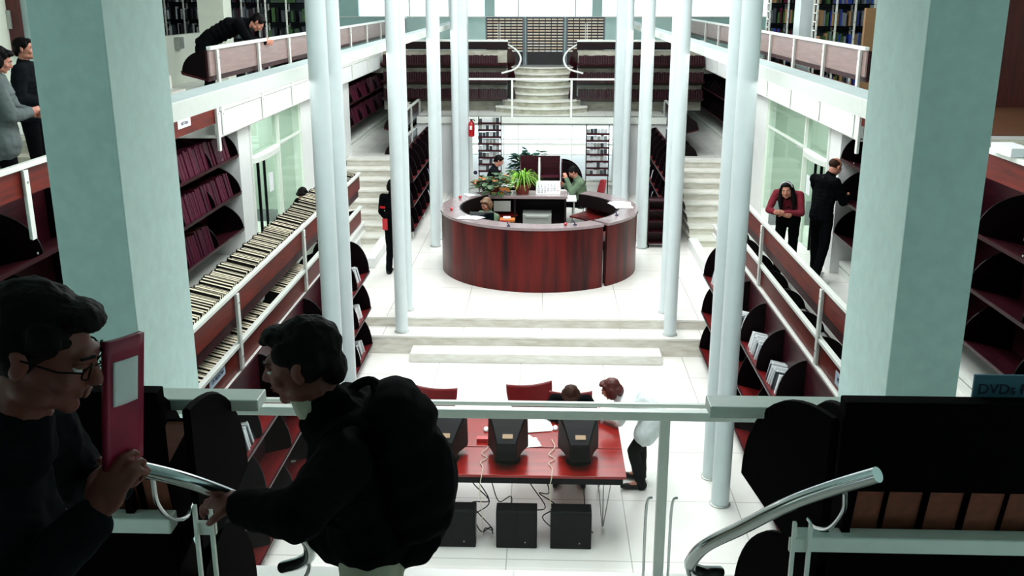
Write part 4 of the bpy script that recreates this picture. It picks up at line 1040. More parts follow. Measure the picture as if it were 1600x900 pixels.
def metal_stack(x0, x1, y, z0, label, blab, seed, mats_=('leaf_dark', 'case_blue', 'book_burgundy', 'ochre', 'case_dark')):
    t = thing('metal_shelving', ((x0+x1)/2, y, z0), label, 'shelving')
    n = max(2, int((x1-x0)/0.33)+1)
    for i in range(n):
        x = x0+(x1-x0)*i/(n-1); m = MB()
        m.box(x-0.015, x+0.015, y-0.26, y-0.23, z0, z0+2.0); m.box(x-0.015, x+0.015, y-0.02, y+0.01, z0, z0+2.0)
        for k in range(13): m.box(x-0.01, x+0.01, y-0.26, y+0.0, z0+0.1+k*0.15, z0+0.12+k*0.15)
        build('ladder_upright', m, 'white_metal', t)
    bm_ = MB(); rnd = random.Random(seed)
    sm = MB()
    for k in range(5):
        z = z0+0.08+0.38*k; sm.box(x0, x1, y-0.24, y, z, z+0.02)
        x = x0+0.03
        while x < x1-0.06:
            w = rnd.uniform(0.02, 0.05)
            if rnd.random() < 0.85: bm_.box(x, x+w-0.003, y-0.22, y-0.04, z+0.02, z+0.02+rnd.uniform(0.20, 0.29), rnd.randrange(len(mats_)))
            x += w
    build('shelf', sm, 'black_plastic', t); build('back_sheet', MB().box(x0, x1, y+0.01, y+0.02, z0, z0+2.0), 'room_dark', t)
    build('shelved_books', bm_, list(mats_), label=blab, cat='books', kind='stuff')
metal_stack(4.35, 5.05, 20.6, 3.44, 'metal shelving right of the second column pair, full of blue and red books', 'colourful books in the narrow upper right shelving', 2)
metal_stack(4.75, 5.75, 18.6, 3.44, 'wide metal shelving with ladder uprights in the upper right gallery', 'dark books in the wide upper right shelving', 3, ('leaf_dark', 'case_dark', 'case_blue', 'cabinet_side', 'ochre'))
metal_stack(-7.0, -5.9, 22.3, 3.44, 'metal shelving behind the bending man', 'dark books behind the bending man', 4, ('case_dark', 'book_wine', 'case_dark', 'cabinet_side'))
metal_stack(-5.75, -4.9, 21.0, 3.44, 'metal shelving right of the bending man with green books', 'green and dark books right of the bending man', 5, ('leaf_dark', 'leaf_dark', 'case_dark', 'book_green'))
build('square_pillar', MB().box(4.55, 4.95, 18.75, 19.2, 3.44, 8.6), 'column_paint', label='white pillar between the two upper right metal shelvings', cat='pillar')
build('ochre_panel', MB().box(5.28, 5.48, 17.3, 17.4, 3.44, 5.0), 'ochre', label='ochre end panel right of the wide metal shelving', cat='panel')
build('square_pillar', MB().box(-6.75, -6.25, 19.6, 20.1, 3.44, 8.6), 'cream_wall', label='cream pillar behind the bending man on the upper left', cat='pillar')
m = MB(); m.box(-7.75, -7.6, 13.5, 15.5, 4.42, 8.0); m.box(-7.75, -7.6, 13.5, 27, 3.44, 4.42)
struct('wall_upper_left', m, 'cream_wall')
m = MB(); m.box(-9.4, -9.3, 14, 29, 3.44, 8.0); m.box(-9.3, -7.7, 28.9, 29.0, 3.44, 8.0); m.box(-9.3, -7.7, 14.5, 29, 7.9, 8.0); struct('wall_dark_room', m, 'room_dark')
metal_stack(-9.2, -7.9, 23.5, 3.44, 'dark shelving inside the room seen through the upper left opening', 'dark files in the room behind the upper left opening', 6, ('case_dark', 'case_dark', 'case_silver', 'book_black'))
build('junction_box', MB().box(-7.6, -7.5, 20.5, 20.8, 4.15, 4.38), 'grey_metal', label='small grey electrical box on the wall behind the bending man', cat='box', bevel=0.01)
build('marble_block', MB().box(-7.55, -6.4, 16.9, 17.6, 3.44, 3.62).box(-7.55, -6.9, 17.6, 18.3, 3.44, 3.80), 'marble_step', label='low white marble steps at the wall on the upper left', cat='steps')
# left edge: red door and wall, right edge: dark red door
struct('wall_left_edge', MB().box(-9.5, -7.2, 14.3, 14.45, 2.95, 8.0), 'pale_wall')
m = MB(); m.box(-7.72, -7.44, 14.18, 14.28, 4.43, 7.0); m.box(-8.3, -8.0, 14.18, 14.28, 4.43, 7.0); d = struct('window_3', m, 'door_red'); build('glass', MB().box(-8.0, -7.7, 14.22, 14.24, 4.43, 7.0), 'screen_dark', d)
build('lock_plate', MB().box(-7.60, -7.54, 14.15, 14.18, 4.75, 5.0), 'grey_metal', d)
struct('wall_right_edge', MB().box(6.6, 10.3, 16.6, 16.8, 3.44, 8.0), 'door_red')
struct('floor_brown', MB().box(5.3, 10.3, 13.2, 16.6, 3.442, 3.452), 'brown_floor')
build('paper_sheet', MB().box(3.92, 4.1, 8.5, 8.9, 3.885, 3.96), 'paper', label='white box of paper standing on the rail at the right edge', cat='paper')
# ------------------------------------------------------------------ people
def ico(sub=2):
    bm = bmesh.new(); bmesh.ops.create_icosphere(bm, subdivisions=sub, radius=1)
    vs = [v.co.copy() for v in bm.verts]; fs = [tuple(v.index for v in f.verts) for f in bm.faces]; bm.free(); return vs, fs
ICO = ico(2)
def V(*a): return Vector(a)
class Flesh:
    def __init__(s): s.v = []; s.f = []
    def ell(s, c, r, M=None):
        c = Vector(c); n = len(s.v)
        for v in ICO[0]:
            p = Vector((v.x*r[0], v.y*r[1], v.z*r[2])); s.v.append(c+(M @ p if M else p))
        s.f += [tuple(n+i for i in f) for f in ICO[1]]
    def cap(s, a, b, ra, rb, flat=None):
        a, b = Vector(a), Vector(b); L = (b-a).length
        k = max(2, int(L/(0.45*min(ra, rb)))+1); k = min(k, 16)
        t = (b-a).normalized() if L > 1e-6 else V(0, 0, 1); M = t.to_track_quat('Z', 'Y').to_matrix()
        # closed cone plus end balls
        seg = 12; n = len(s.v)
        for p, r in ((a, ra), (b, rb)):
            for i in range(seg):
                s.v.append(p+M @ V(r*cos(2*pi*i/seg), r*sin(2*pi*i/seg), 0))
        s.f += [(n+i, n+(i+1) % seg, n+seg+(i+1) % seg, n+seg+i) for i in range(seg)]
        s.f += [tuple(n+i for i in range(seg))[::-1], tuple(n+seg+i for i in range(seg))]
        s.ell(a, (ra,)*3); s.ell(b, (rb,)*3)
    def chain(s, pts, rs):
        for i in range(len(pts)-1): s.cap(pts[i], pts[i+1], rs[i], rs[i+1])
def grow(name, fl, voxel, smooth, mname, parent, lump=0.0, lscale=20.0, **kw):
    me = bpy.data.meshes.new(name); me.from_pydata([tuple(p) for p in fl.v], [], fl.f)
    o = bpy.data.objects.new('tmp', me)
    r = o.modifiers.new('r', 'REMESH'); r.mode = 'VOXEL'; r.voxel_size = voxel; r.use_smooth_shade = True
    if smooth: q = o.modifiers.new('s', 'SMOOTH'); q.factor = 0.5; q.iterations = smooth
    m2 = evaluated_mesh(o); bpy.data.meshes.remove(me)
    m2.materials.clear(); m2.materials.append(MATS[mname]); m2.name = name
    base = wloc(parent)
    if lump:
        nrm = [v.normal.copy() for v in m2.vertices]
        for v, q_ in zip(m2.vertices, nrm):
            d = noise.noise(v.co*lscale)*lump+noise.noise(v.co*lscale*2.3)*lump*0.5
            v.co += q_*d
    for v in m2.vertices: v.co -= base
    for p in m2.polygons: p.use_smooth = True
    ob = bpy.data.objects.new(name, m2); COL.objects.link(ob)
    if parent: ob.parent = parent; ob.location = (0, 0, 0)
    WL[ob.name] = base.copy()
    return props(ob, **kw)
DEF = dict(pel=(0, 0, .96), wst=(0, 0, 1.10), chs=(0, 0, 1.30), nck=(0, -.015, 1.46), hd=(0, .02, 1.63), hf=(0, 1, 0), hu=(0, 0, 1),
           shR=(.185, 0, 1.41), elR=(.23, -.03, 1.13), wrR=(.22, .05, .88), shL=(-.185, 0, 1.41), elL=(-.23, -.03, 1.13), wrL=(-.22, .05, .88),
           hpR=(.09, 0, .93), knR=(.10, .03, .50), anR=(.11, -.02, .09), toR=(.13, .14, .035), hpL=(-.09, 0, .93), knL=(-.10, .03, .50), anL=(-.11, -.02, .09), toL=(-.13, .14, .035))
def hand_flesh(fl, w, d, n, side, curl=0.5, sc=1.0, spread=1.0):
    """w wrist, d finger direction, n palm normal, side thumb direction"""
    d = d.normalized(); n = (n-d*n.dot(d)).normalized(); t = (side-d*side.dot(d)-n*side.dot(n)).normalized()
    M = Matrix((t, d, n)).transposed()
    fl.cap(w-d*0.02*sc, w+d*0.025*sc, 0.026*sc, 0.025*sc)
    fl.ell(w+d*0.052*sc, (0.041*sc, 0.050*sc, 0.017*sc), M)
    for k, (off, L) in enumerate(((.030, .070), (.010, .079), (-.011, .073), (-.029, .058))):
        p = w+d*(0.088-abs(off-.003)*0.25)*sc+t*off*sc; ang = 0.12+curl*0.25
        dirv = (d*cos(ang)+n*sin(ang)+t*off*1.5*spread).normalized(); r = 0.0088*sc
        for q, seg in enumerate((.46, .30, .24)):
            nx = p+dirv*L*seg*sc; fl.cap(p, nx, r, r*0.92); p = nx; r *= 0.92
            a = curl*(0.9 if q == 0 else 0.8); ax = dirv.cross(n)
            dirv = (Matrix.Rotation(a, 3, d.cross(n).normalized()) @ dirv).normalized()
    p = w+d*0.030*sc+t*0.030*sc; dv = (d*0.62+t*0.72+n*(0.15+0.45*curl)).normalized()
    fl.cap(w+d*0.02*sc+t*0.012*sc, p, 0.017*sc, 0.013*sc)
    q = p+dv*0.036*sc; fl.cap(p, q, 0.0125*sc, 0.0105*sc)
    dv2 = (d*0.85+t*(0.35-0.4*curl)+n*(0.2+0.6*curl)).normalized(); fl.cap(q, q+dv2*0.028*sc, 0.0105*sc, 0.009*sc)
def head_flesh(fl, H, near=False):
    E = lambda c, r: fl.ell(H @ V(*c), r, H.to_3x3())
    E((0, -.018, .030), (.076, .096, .086)); E((0, .025, -.015), (.064, .072, .082)); E((0, .032, -.070), (.050, .055, .040))
    E((0, .070, -.093), (.024, .020, .018)); E((0, .080, .018), (.050, .017, .013))
    for sx in (-1, 1):
        E((sx*.040, .062, -.028), (.024, .024, .024)); E((sx*.079, -.006, -.010), (.009, .020, .031)); E((sx*.084, -.012, .008), (.006, .014, .014))
        E((sx*.045, .015, -.075), (.020, .040, .022))
    fl.cap(H @ V(0, .086, .010), H @ V(0, .108, -.028), .0085, .0125)
    E((.009, .098, -.034), (.008, .009, .007)); E((-.009, .098, -.034), (.008, .009, .007))
    E((0, .088, -.054), (.024, .011, .006)); E((0, .087, -.064), (.021, .011, .007))
def person(label, base, heading, pose=None, scale=1.0, top='cloth_black', bottom='cloth_black', shoes='book_black', skin='skin', hair='hair_black', hairstyle='short',
           voxel=0.010, curl=0.5, hands=None, coat_hem=0.0, sleeves=True, bulk=1.0, legs=True, face=True, top_name='jacket', extra=None, collar=True):
    J = dict(DEF); J.update(pose or {})
    th = radians(heading-90); Rz = Matrix.Rotation(th, 4, 'Z')
    B = Matrix.Translation(Vector(base)) @ Rz @ Matrix.Diagonal((scale, scale, scale, 1))
    g = {k: (B @ Vector(v)) if k not in ('hf', 'hu') else (Rz.to_3x3() @ Vector(v)).normalized() for k, v in J.items()}
    t = thing('person', base, label, 'person')
    s = scale
    hf = g['hf']; hu = (g['hu']-hf*g['hu'].dot(hf)).normalized(); hr = hf.cross(hu)
    H = Matrix.Translation(g['hd']) @ Matrix((hr, hf, hu)).transposed().to_4x4() @ Matrix.Diagonal((s, s, s, 1))
    body = Flesh(); head_flesh(body, H)
    body.cap(g['nck']-V(0, 0, .03*s), H @ V(0, -.015, -.05), .060*s, .052*s)
    right = (g['shR']-g['shL']).normalized(); hipr = (g['hpR']-g['hpL']).normalized()
    def torso(fl, k, hem=0.0, grow_=0.0):
        pts = [g['pel'], g['wst'], g['chs'], (g['shR']+g['shL'])/2]
        W = [.165, .150, .175, .150]; D = [.115, .105, .122, .085]
        for i in range(3):
            a, b = pts[i], pts[i+1]; up = (b-a).normalized()
            for q in range(5):
                u = q/4; c = a.lerp(b, u); rr = hipr.lerp(right, (i+u)/3).normalized(); fw = up.cross(rr).normalized(); rr = fw.cross(up)
                M = Matrix((rr, fw, up)).transposed()
                fl.ell(c, ((W[i]*(1-u)+W[i+1]*u)*k*s+grow_, (D[i]*(1-u)+D[i+1]*u)*k*s+grow_, .085*s), M)
        fl.cap(g['shL'], g['shR'], .058*k*s+grow_, .058*k*s+grow_)
        fl.cap((g['shR']+g['shL'])/2, g['nck'], .075*k*s+grow_*.5, .060*k*s+grow_*.3)
    torso(body, .90)
    for S in 'RL':
        body.chain([g['sh'+S], g['el'+S], g['wr'+S]], [.048*s, .040*s, .027*s])
        if legs:
            body.chain([g['hp'+S], g['kn'+S], g['an'+S]], [.078*s, .052*s, .036*s]); body.cap(g['an'+S], g['to'+S], .036*s, .026*s)
        d = (g['wr'+S]-g['el'+S]).normalized(); fwd = Rz.to_3x3() @ V(0, 1, 0)
        hd_ = (hands or {}).get(S, {})
        dd = (Rz.to_3x3() @ Vector(hd_['d'])).normalized() if 'd' in hd_ else d
        nn = (Rz.to_3x3() @ Vector(hd_['n'])) if 'n' in hd_ else (Rz.to_3x3() @ V(-1 if S == 'R' else 1, 0, 0.0001))
        ss = (Rz.to_3x3() @ Vector(hd_['t'])) if 't' in hd_ else (fwd if abs(fwd.dot(dd)) < 0.9 else V(0, 0, 1))
        hand_flesh(body, g['wr'+S], dd, nn, ss, hd_.get('curl', curl), s)
    b = grow('body', body, voxel if voxel < 0.007 else 0.0075, 2, skin, t)
    # clothes
    cl = Flesh(); torso(cl, 1.0*bulk, 0, .012*s)
    if sleeves:
        for S in 'RL':
            d = (g['wr'+S]-g['el'+S]).normalized()
            cl.chain([g['sh'+S], g['el'+S], g['wr'+S]-d*0.012*s], [.070*bulk*s, .058*bulk*s, .043*bulk*s])
    hemv = coat_hem
    if hemv:
        for S in 'RL': cl.cap(g['hp'+S], g['hp'+S].lerp(g['kn'+S], hemv), .115*s*bulk, .125*s*bulk)
        cl.cap(g['hpR'].lerp(g['knR'], hemv), g['hpL'].lerp(g['knL'], hemv), .12*s*bulk, .12*s*bulk)
    else: cl.ell(g['pel']-V(0, 0, .03*s), (.178*s*bulk, .130*s*bulk, .09*s), Rz.to_3x3())
    if collar: cl.cap(g['nck']-V(0, 0, .02*s), g['nck']+(H @ V(0, -.03, -.09)-g['nck'])*0.35, .078*s, .070*s)
    grow(top_name, cl, voxel*1.1, 3, top, t, lump=0.008*s, lscale=11)
    if legs:
        lg = Flesh()
        lg.ell(g['pel']-V(0, 0, .04*s), (.160*s, .115*s, .10*s), Rz.to_3x3())
        for S in 'RL':
            lg.chain([g['hp'+S], g['kn'+S], g['an'+S]-V(0, 0, .045*s)], [.094*s, .068*s, .058*s])
        grow('trousers', lg, voxel*1.1, 3, bottom, t, lump=0.006*s, lscale=11)
        for S in 'RL':
            sh = Flesh(); d = (g['to'+S]-g['an'+S]); d.z = 0; d.normalize()
            a = g['an'+S]+V(0, 0, -.045*s); bb = V(g['to'+S].x, g['to'+S].y, a.z)
            sh.cap(a-d*.02*s, bb-V(0, 0, .008*s), .043*s, .034*s); sh.cap(g['an'+S], a, .042*s, .042*s); sh.cap(bb-V(0, 0, .008*s), bb+d*.04*s-V(0, 0, .010*s), .036*s, .028*s)
            grow('shoe', sh, 0.008, 2, shoes, t)
    # hair
    hr_ = Flesh(); E = lambda c, r: hr_.ell(H @ V(*c), r, H.to_3x3())
    if hairstyle != 'bald':
        E((0, -.025, .038), (.082, .099, .086)); E((0, .028, .080), (.060, .052, .028))
        for sx in (-1, 1): E((sx*.068, -.030, .005), (.020, .050, .050)); E((sx*.070, .020, .045), (.016, .035, .035))
        E((0, -.080, -.030), (.058, .036, .055))
    else:
        E((0, -.032, .022), (.079, .094, .074))
    if hairstyle == 'short_up': E((0, .050, .086), (.056, .040, .024)); E((0, .074, .078), (.046, .020, .016))
    if hairstyle == 'bob':
        for sx in (-1, 1): E((sx*.078, -.015, -.03), (.028, .062, .075))
        E((0, -.085, -.04), (.075, .045, .075)); E((0, .05, .082), (.07, .05, .03))
    if hairstyle == 'long':
        for sx in (-1, 1):
            hr_.chain([H @ V(sx*.070, -.01, .05), H @ V(sx*.085, .0, -.05), H @ V(sx*.095, .02, -.16), H @ V(sx*.09, .05, -.27)], [.030*s, .036*s, .042*s, .025*s])
        hr_.chain([H @ V(0, -.08, .02), H @ V(0, -.10, -.10), H @ V(0, -.11, -.25)], [.075*s, .08*s, .06*s])
    if hairstyle == 'bun': E((0, -.09, .06), (.05, .05, .05)); E((0, .03, .08), (.07, .06, .03))
    grow('hair', hr_, 0.005 if voxel < .007 else .009, 1, hair, t, lump=0.0022*s, lscale=60)
    if face:
        for sx in (-1, 1):
            ey = MB(); c = H @ V(sx*.031, .0765, .000); ey.add([c+H.to_3x3() @ (Vector(v)*.0125) for v in ICO[0]], ICO[1], 0)
            c = H @ V(sx*.031, .0850, .000); ey.add([c+H.to_3x3() @ (Vector(v)*.0058) for v in ICO[0]], ICO[1], 1)
            build('eye', ey, ['page_white' if scale != 1.02 else 'page_white', 'hair_black'], t, smooth=True)
            br_ = Flesh(); br_.cap(H @ V(sx*.016, .0955, .022), H @ V(sx*.048, .084, .024), .0042*s, .0035*s)
            grow('eyebrow', br_, 0.003, 0, hair if hairstyle != 'bald' else 'hair_brown', t)
            lid = Flesh(); lid.ell(H @ V(sx*.031, .0775, .0055), (.0145*s, .0135*s, .0085*s), H.to_3x3()); grow('eyelid', lid, 0.0025, 1, skin, t)
        lp = Flesh(); lp.ell(H @ V(0, .0975, -.0545), (.018*s, .004*s, .004*s), H.to_3x3()); lp.ell(H @ V(0, .0965, -.0635), (.016*s, .004*s, .0045*s), H.to_3x3())
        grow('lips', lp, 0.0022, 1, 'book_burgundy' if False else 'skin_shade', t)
    return t, g, H

SIT = dict(pel=(0, -.02, .50), wst=(0, -.02, .64), chs=(0, .02, .84), nck=(0, .04, 1.0), hd=(0, .08, 1.17), hpR=(.10, 0, .50), hpL=(-.10, 0, .50), knR=(.13, .42, .50), knL=(-.13, .42, .50),
           anR=(.13, .40, .09), anL=(-.13, .40, .09), toR=(.15, .55, .035), toL=(-.15, .55, .035), shR=(.18, .02, .95), shL=(-.18, .02, .95), elR=(.22, .16, .72), elL=(-.22, .16, .72), wrR=(.12, .38, .74), wrL=(-.12, .38, .74))
def P_(b, **k): d = dict(b); d.update(k); return d

# two men in the foreground, placed in world coordinates (heading 90 keeps local axes = world axes)
def world_pose(base, **k):
    return {a: (tuple(Vector(v)-Vector(base)) if a not in ('hf', 'hu') else v) for a, v in k.items()}
b1 = (-0.98, 1.80, 3.08)
def sh(d, o): return {k: ((v[0]+o[0], v[1]+o[1], v[2]+o[2]) if k not in ('hf', 'hu') else v) for k, v in d.items()}
wp = world_pose(b1, **sh(dict(pel=(-1.04, 1.60, 3.95), wst=(-1.03, 1.60, 4.10), chs=(-1.00, 1.60, 4.27), nck=(-0.90, 1.60, 4.46), hd=(-0.82, 1.60, 4.64), hf=(0.93, 0.06, -0.36), hu=(0.36, 0, 0.93),
    shR=(-1.02, 1.43, 4.37), shL=(-0.96, 1.80, 4.39), elR=(-0.93, 1.42, 4.13), wrR=(-0.765, 1.60, 4.30), elL=(-0.98, 1.98, 4.16), wrL=(-0.84, 1.84, 4.24),
    hpR=(-1.02, 1.51, 3.93), hpL=(-1.02, 1.69, 3.93), knR=(-0.92, 1.60, 3.50), knL=(-0.96, 1.80, 3.50), anR=(-0.95, 1.65, 3.13), anL=(-0.95, 1.82, 3.13), toR=(-0.79, 1.68, 3.08), toL=(-0.79, 1.85, 3.08)), (-0.10, 0.08, -0.085)))
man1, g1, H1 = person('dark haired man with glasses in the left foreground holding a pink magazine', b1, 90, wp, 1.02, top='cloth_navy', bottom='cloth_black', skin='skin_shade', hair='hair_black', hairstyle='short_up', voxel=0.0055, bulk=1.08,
    hands={'R': dict(d=(.45, .25, .85), n=(.3, .9, -.2), t=(-.3, 0.2, .9), curl=0.9), 'L': dict(d=(.7, -.2, .7), n=(.2, -.95, .2), t=(0, .1, .95), curl=1.0)})
gl = MB()
for sx in (-1, 1):
    ring_ = [H1 @ V(sx*(.033)+.022*cos(2*pi*k/16), .100+(-.006*abs(cos(2*pi*k/16))), -.002+.014*sin(2*pi*k/16)) for k in range(16)]
    gl.tube(ring_, 0.0018, 6, closed=True)
    gl.tube([H1 @ V(sx*.055, .095, .004), H1 @ V(sx*.084, .06, .006), H1 @ V(sx*.086, -.005, .006), H1 @ V(sx*.084, -.03, -.01)], 0.002, 6)
gl.tube([H1 @ V(-.011, .100, .003), H1 @ V(0, .106, .006), H1 @ V(.011, .100, .003)], 0.0015, 6)
build('glasses', gl, 'black_plastic', man1, smooth=True)
b2 = (-0.45, 2.45, 2.79)
wp = world_pose(b2, pel=(-0.465, 2.45, 3.78), wst=(-0.48, 2.45, 3.87), chs=(-0.52, 2.45, 3.95), nck=(-0.585, 2.45, 4.12), hd=(-0.645, 2.45, 4.27), hf=(-0.96, 0.0, -0.22), hu=(-0.22, 0, 0.96),
    shR=(-0.55, 2.63, 4.06), shL=(-0.51, 2.27, 4.06), elR=(-0.54, 2.68, 3.80), wrR=(-0.48, 2.60, 3.57), elL=(-0.57, 2.06, 4.03), wrL=(-0.750, 2.185, 3.985),
    hpR=(-0.465, 2.54, 3.72), hpL=(-0.465, 2.36, 3.72), knR=(-0.55, 2.56, 3.25), knL=(-0.50, 2.35, 3.25), anR=(-0.45, 2.55, 2.88), anL=(-0.42, 2.35, 2.88), toR=(-0.62, 2.55, 2.83), toL=(-0.58, 2.35, 2.83))
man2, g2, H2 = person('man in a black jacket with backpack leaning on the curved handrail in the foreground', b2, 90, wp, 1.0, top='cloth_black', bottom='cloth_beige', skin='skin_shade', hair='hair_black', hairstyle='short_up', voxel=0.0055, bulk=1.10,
    hands={'L': dict(d=(-.80, .45, -.05), n=(0, .25, -1), t=(-.45, -.85, 0), curl=0.8), 'R': dict(d=(-.6, -.3, -.5), n=(0, -.3, -1), t=(-.6, .7, 0), curl=.6)})
cf = Flesh(); cf.cap(g2['nck']+V(-.01, 0, .00), g2['nck']+V(-.035, 0, .035), .058, .060)
grow('shirt_collar', cf, 0.005, 2, 'cloth_beige', man2)
# backpack
BO = V(-0.135, 0.45, -0.075)
t = thing('backpack', (-0.38, 2.45, 3.92), 'bulky black backpack on the back of the foreground man', 'backpack')
bp = Flesh()
tl = Matrix.Rotation(radians(-12), 3, 'Y')
for zz, r in ((0.14, (.080, .15, .06)), (0.07, (.110, .165, .09)), (-.03, (.125, .17, .10)), (-.12, (.125, .165, .09)), (-.19, (.105, .155, .06))):
    bp.ell(V(-0.245, 2.0, 4.09)+BO+tl @ V(0, 0, zz), r, tl)
bp.ell(V(-0.165, 2.0, 4.03)+BO, (.065, .13, .12), tl)
grow('main_bag', bp, 0.008, 4, 'cloth_black', t, lump=0.008, lscale=9)
for k, dy in enumerate((-.11, .11)):
    m = MB(); m.tube(spline([tuple(V(*p)+BO) for p in [(-0.30, 2.0+dy, 4.20), (-0.36, 2.0+dy*1.25, 4.235), (-0.43, 2.0+dy*1.3, 4.18), (-0.46, 2.0+dy*1.35, 4.06), (-0.42, 2.0+dy*1.5, 3.96), (-0.32, 2.0+dy*1.3, 3.94)]], 6), 0.014, 8)
    build('shoulder_strap', m, 'cloth_black', t, smooth=True)
m = MB(); m.tube(spline([tuple(V(*p)+BO) for p in [(-0.31, 1.96, 4.25), (-0.325, 2.0, 4.295), (-0.31, 2.04, 4.25)]], 6), 0.007, 8); build('grab_handle', m, 'cloth_black', t, smooth=True)
# magazine in the hands of the first man
def mag_pt(u, w, o=0.0):
    return (-0.845+0.030*u+0.030*w+o, 1.70+0.10*u-0.010*sin(pi*u), 4.32+0.265*w-0.012*u)
def mag_patch(u0, u1, w0, w1, o, n=8):
    m = MB(); vs = [mag_pt(u0+(u1-u0)*i/n, w0+(w1-w0)*j/n, o) for i in range(n+1) for j in range(n+1)]
    m.add(vs, [(i*(n+1)+j, (i+1)*(n+1)+j, (i+1)*(n+1)+j+1, i*(n+1)+j+1) for i in range(n) for j in range(n)]); return m
mg = build('magazine', mag_patch(0, 1, 0, 1, 0), 'magazine_pink', label='rolled pink magazine held by the man with glasses', cat='magazine', smooth=True)
sd = mg.modifiers.new('t', 'SOLIDIFY'); sd.thickness = 0.012; sd.offset = 0
pg = build('white_page_area', mag_patch(0.15, 0.8, 0.50, 0.84, 0.010), 'paper', mg, smooth=True); sd = pg.modifiers.new('t', 'SOLIDIFY'); sd.thickness = 0.003
# others
person('person in a grey jacket standing at the far left rail', (-5.30, 9.5, 2.95), 25, P_(DEF, elR=(.20, .10, 1.10), wrR=(.06, .26, 1.12), elL=(-.20, .12, 1.12), wrL=(-.06, .27, 1.10), hf=(0, .9, -.4), hd=(0, .07, 1.60)), 1.04, top='cloth_grey', bottom='cloth_black', hair='hair_black', hairstyle='bob', bulk=1.22, coat_hem=0.25)
person('person in a dark jacket behind the grey jacket at the left edge', (-5.72, 10.9, 2.95), 10, P_(DEF, wrR=(.10, .25, 1.05)), 1.04, top='cloth_navy', bottom='cloth_black', bulk=1.2, hair='hair_black')
person('man in black bending over the upper left balustrade', (-5.20, 15.3, 3.44), 12, P_(DEF, pel=(0, -.02, .95), wst=(0, .10, 1.07), chs=(0, .36, 1.20), nck=(0, .58, 1.27), hd=(0, .74, 1.27), hf=(0, .55, -.83), hu=(0, .83, .55), shR=(.19, .50, 1.24), shL=(-.19, .50, 1.24), elR=(.22, .62, 1.02), wrR=(.12, .82, 1.00), elL=(-.22, .62, 1.02), wrL=(-.12, .82, 1.00)), 1.08, top='cloth_black', bottom='cloth_black', bulk=1.12, hair='hair_black', coat_hem=0.1)
p6, _g, _h = person('person in black with red patches half hidden by the left column', (-2.68, 16.93, 0.44), 75, P_(DEF, elL=(-.24, .02, 1.14), wrL=(-.20, .16, .98)), 0.98, top='cloth_black', bottom='cloth_black', shoes='book_black', hairstyle='bob', bulk=0.98)
m = MB()
for (z0, z1, x0, x1) in ((1.66, 1.70, -0.155, -0.06), (1.28, 1.48, -0.12, -0.03)):
    vs = []
    for i in range(7):
        u = x0+(x1-x0)*i/6
        vs += [(-2.68+u-0.05, 16.93-0.165+0.12*(abs(u)*4)**2*0.5, z0), (-2.68+u-0.05, 16.93-0.165+0.12*(abs(u)*4)**2*0.5, z1)]
    m.add(vs, [(2*i, 2*i+2, 2*i+3, 2*i+1) for i in range(6)])
rp = build('red_patch', m, 'red_paint', p6); sd = rp.modifiers.new('t', 'SOLIDIFY'); sd.thickness = 0.01
pw, _g, HW = person('woman in a wine red top with hairband leaning on the right balustrade', (3.42, 13.85, 1.30), 243, P_(DEF, pel=(0, -.12, .93), wst=(0, -.04, 1.05), chs=(0, .08, 1.20), nck=(0, .15, 1.35), hd=(0, .24, 1.38), hf=(-.1, .97, -.1), hu=(.12, .1, .98), shR=(.17, .12, 1.30), shL=(-.17, .12, 1.30), elR=(.24, .24, 1.06), elL=(-.24, .24, 1.06), wrR=(.02, .33, 1.04), wrL=(-.02, .35, 1.07)), 0.96, top='cloth_wine', bottom='cloth_black', hair='hair_black', hairstyle='long', top_name='sweater', bulk=0.86)
hb = MB(); hb.tube([HW @ V(.086*cos(a), .030+.02*sin(a), .045+.086*sin(a)) for a in [pi*k/14 for k in range(15)]], 0.006, 6)
build('hairband', hb, 'paper', pw, smooth=True)
person('balding man in black reading at the right wall bookcase', (3.86, 13.75, 1.30), 32, P_(DEF, pel=(0, -.02, .93), chs=(0, .05, 1.29), nck=(0, .09, 1.44), hd=(.02, .15, 1.59), hf=(.1, .8, -.6), hu=(0, .6, .8), elR=(.22, .14, 1.14), wrR=(.08, .38, 1.16), elL=(-.22, .14, 1.14), wrL=(-.10, .38, 1.12), anR=(.15, -.22, .09), toR=(.2, -.05, .035), knR=(.13, -.05, .5), anL=(-.10, .05, .09), toL=(-.12, .21, .035)), 1.02, top='cloth_black', bottom='cloth_black', shoes='shoe_white', hairstyle='bald', hair='hair_brown', top_name='sweater', bulk=1.07)
person('seated man in a green jacket reading at the small white table', (0.72, 20.9, 0.44), 185, P_(SIT, hd=(0, .16, 1.15), hf=(0, .8, -.6), hu=(0, .6, .8), nck=(0, .08, .99), wrR=(.10, .34, .86), wrL=(-.08, .30, 1.02), elL=(-.20, .20, .76)), 1.02, top='cloth_green', bottom='cloth_black', shoes='cabinet_side', hair='hair_black', bulk=1.15)
person('dark haired man in a dark jacket seated behind the plants', (-1.22, 22.2, 0.44), 0, P_(SIT, hf=(0, .85, -.5), hu=(0, .5, .85), hd=(0, .14, 1.16)), 1.03, top='cloth_navy', bottom='cloth_black', hair='hair_black', bulk=1.1)
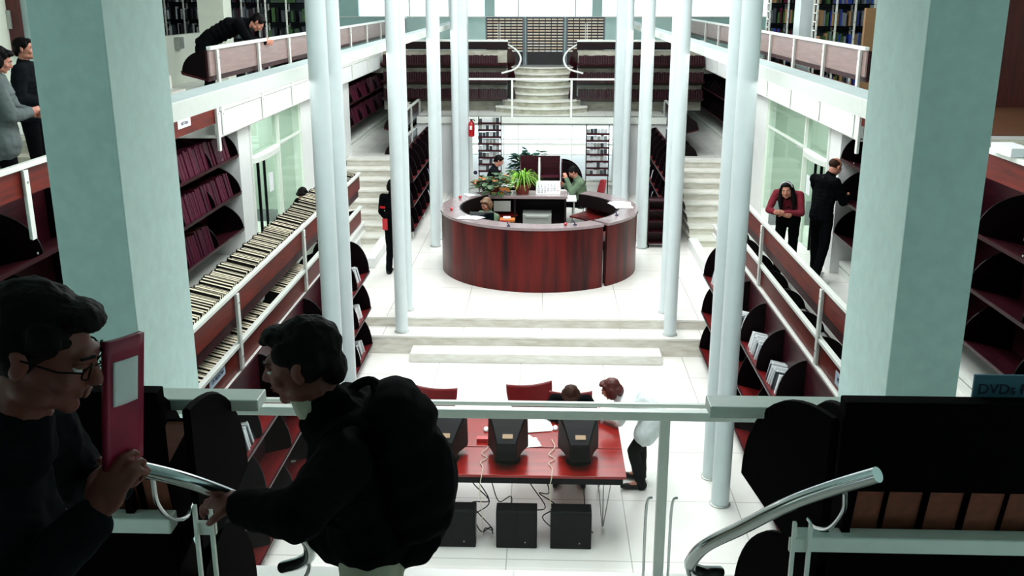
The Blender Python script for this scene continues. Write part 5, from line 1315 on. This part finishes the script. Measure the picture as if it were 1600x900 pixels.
person('blond staff member seated inside the reception ring', (-1.02, 17.35, 0.50), 230, P_(SIT, hf=(0, .9, -.4)), 0.98, top='cloth_green', bottom='cloth_black', hair='hair_blond', hairstyle='bob')
person('dark haired reader peeking above the albums on the left gallery', (-3.85, 16.0, 0.90), 250, P_(DEF, pel=(0, -.1, .78), wst=(0, -.02, .88), chs=(0, .12, 1.0), nck=(0, .22, 1.10), hd=(0, .30, 1.20), hf=(0, .7, -.7), hu=(0, .7, .7), shR=(.18, .18, 1.05), shL=(-.18, .18, 1.05), elR=(.2, .25, .8), elL=(-.2, .25, .8), wrR=(.1, .4, .85), wrL=(-.1, .4, .85), hpR=(.09, -.08, .76), hpL=(-.09, -.08, .76), knR=(.1, .14, .42), knL=(-.1, .14, .42)), 1.0, top='cloth_black', bottom='cloth_black', hair='hair_black')
person('woman in a dark jacket seated and bent over the red tables', (0.30, 10.42, 0), 268, P_(SIT, wst=(0, .03, .63), chs=(0, .14, .80), nck=(0, .27, .92), hd=(0, .38, 1.02), hf=(0, .45, -.89), hu=(0, .89, .45), shR=(.18, .20, .89), shL=(-.18, .20, .89), elR=(.27, .34, .78), elL=(-.27, .34, .78), wrR=(.12, .50, .79), wrL=(-.14, .50, .79)), 1.0, top='cloth_black', bottom='cloth_black', hair='hair_brown', hairstyle='bob', shoes='book_black')
tw, gw, Hw = person('red haired woman in a white coat leaning on the end of the red tables', (1.06, 9.98, 0), 176, P_(DEF, pel=(0, -.14, .82), wst=(0, -.02, .92), chs=(0, .11, .98), nck=(0, .24, 1.02), hd=(0, .34, 1.10), hf=(.25, .85, -.40), hu=(0, .4, .9), shR=(.18, .17, .99), shL=(-.18, .17, .99), elR=(.20, .22, .80), elL=(-.16, .24, .80), wrR=(.06, .38, .80), wrL=(.0, .42, .80), hpR=(.09, -.14, .80), hpL=(-.09, -.14, .80), knR=(.1, .0, .44), knL=(-.1, .08, .44)), 1.02, top='cloth_white', bottom='cloth_black', hair='hair_red', hairstyle='bob', coat_hem=0.45, top_name='white_coat', bulk=1.08)

bpy.data.scenes.remove(WORK)
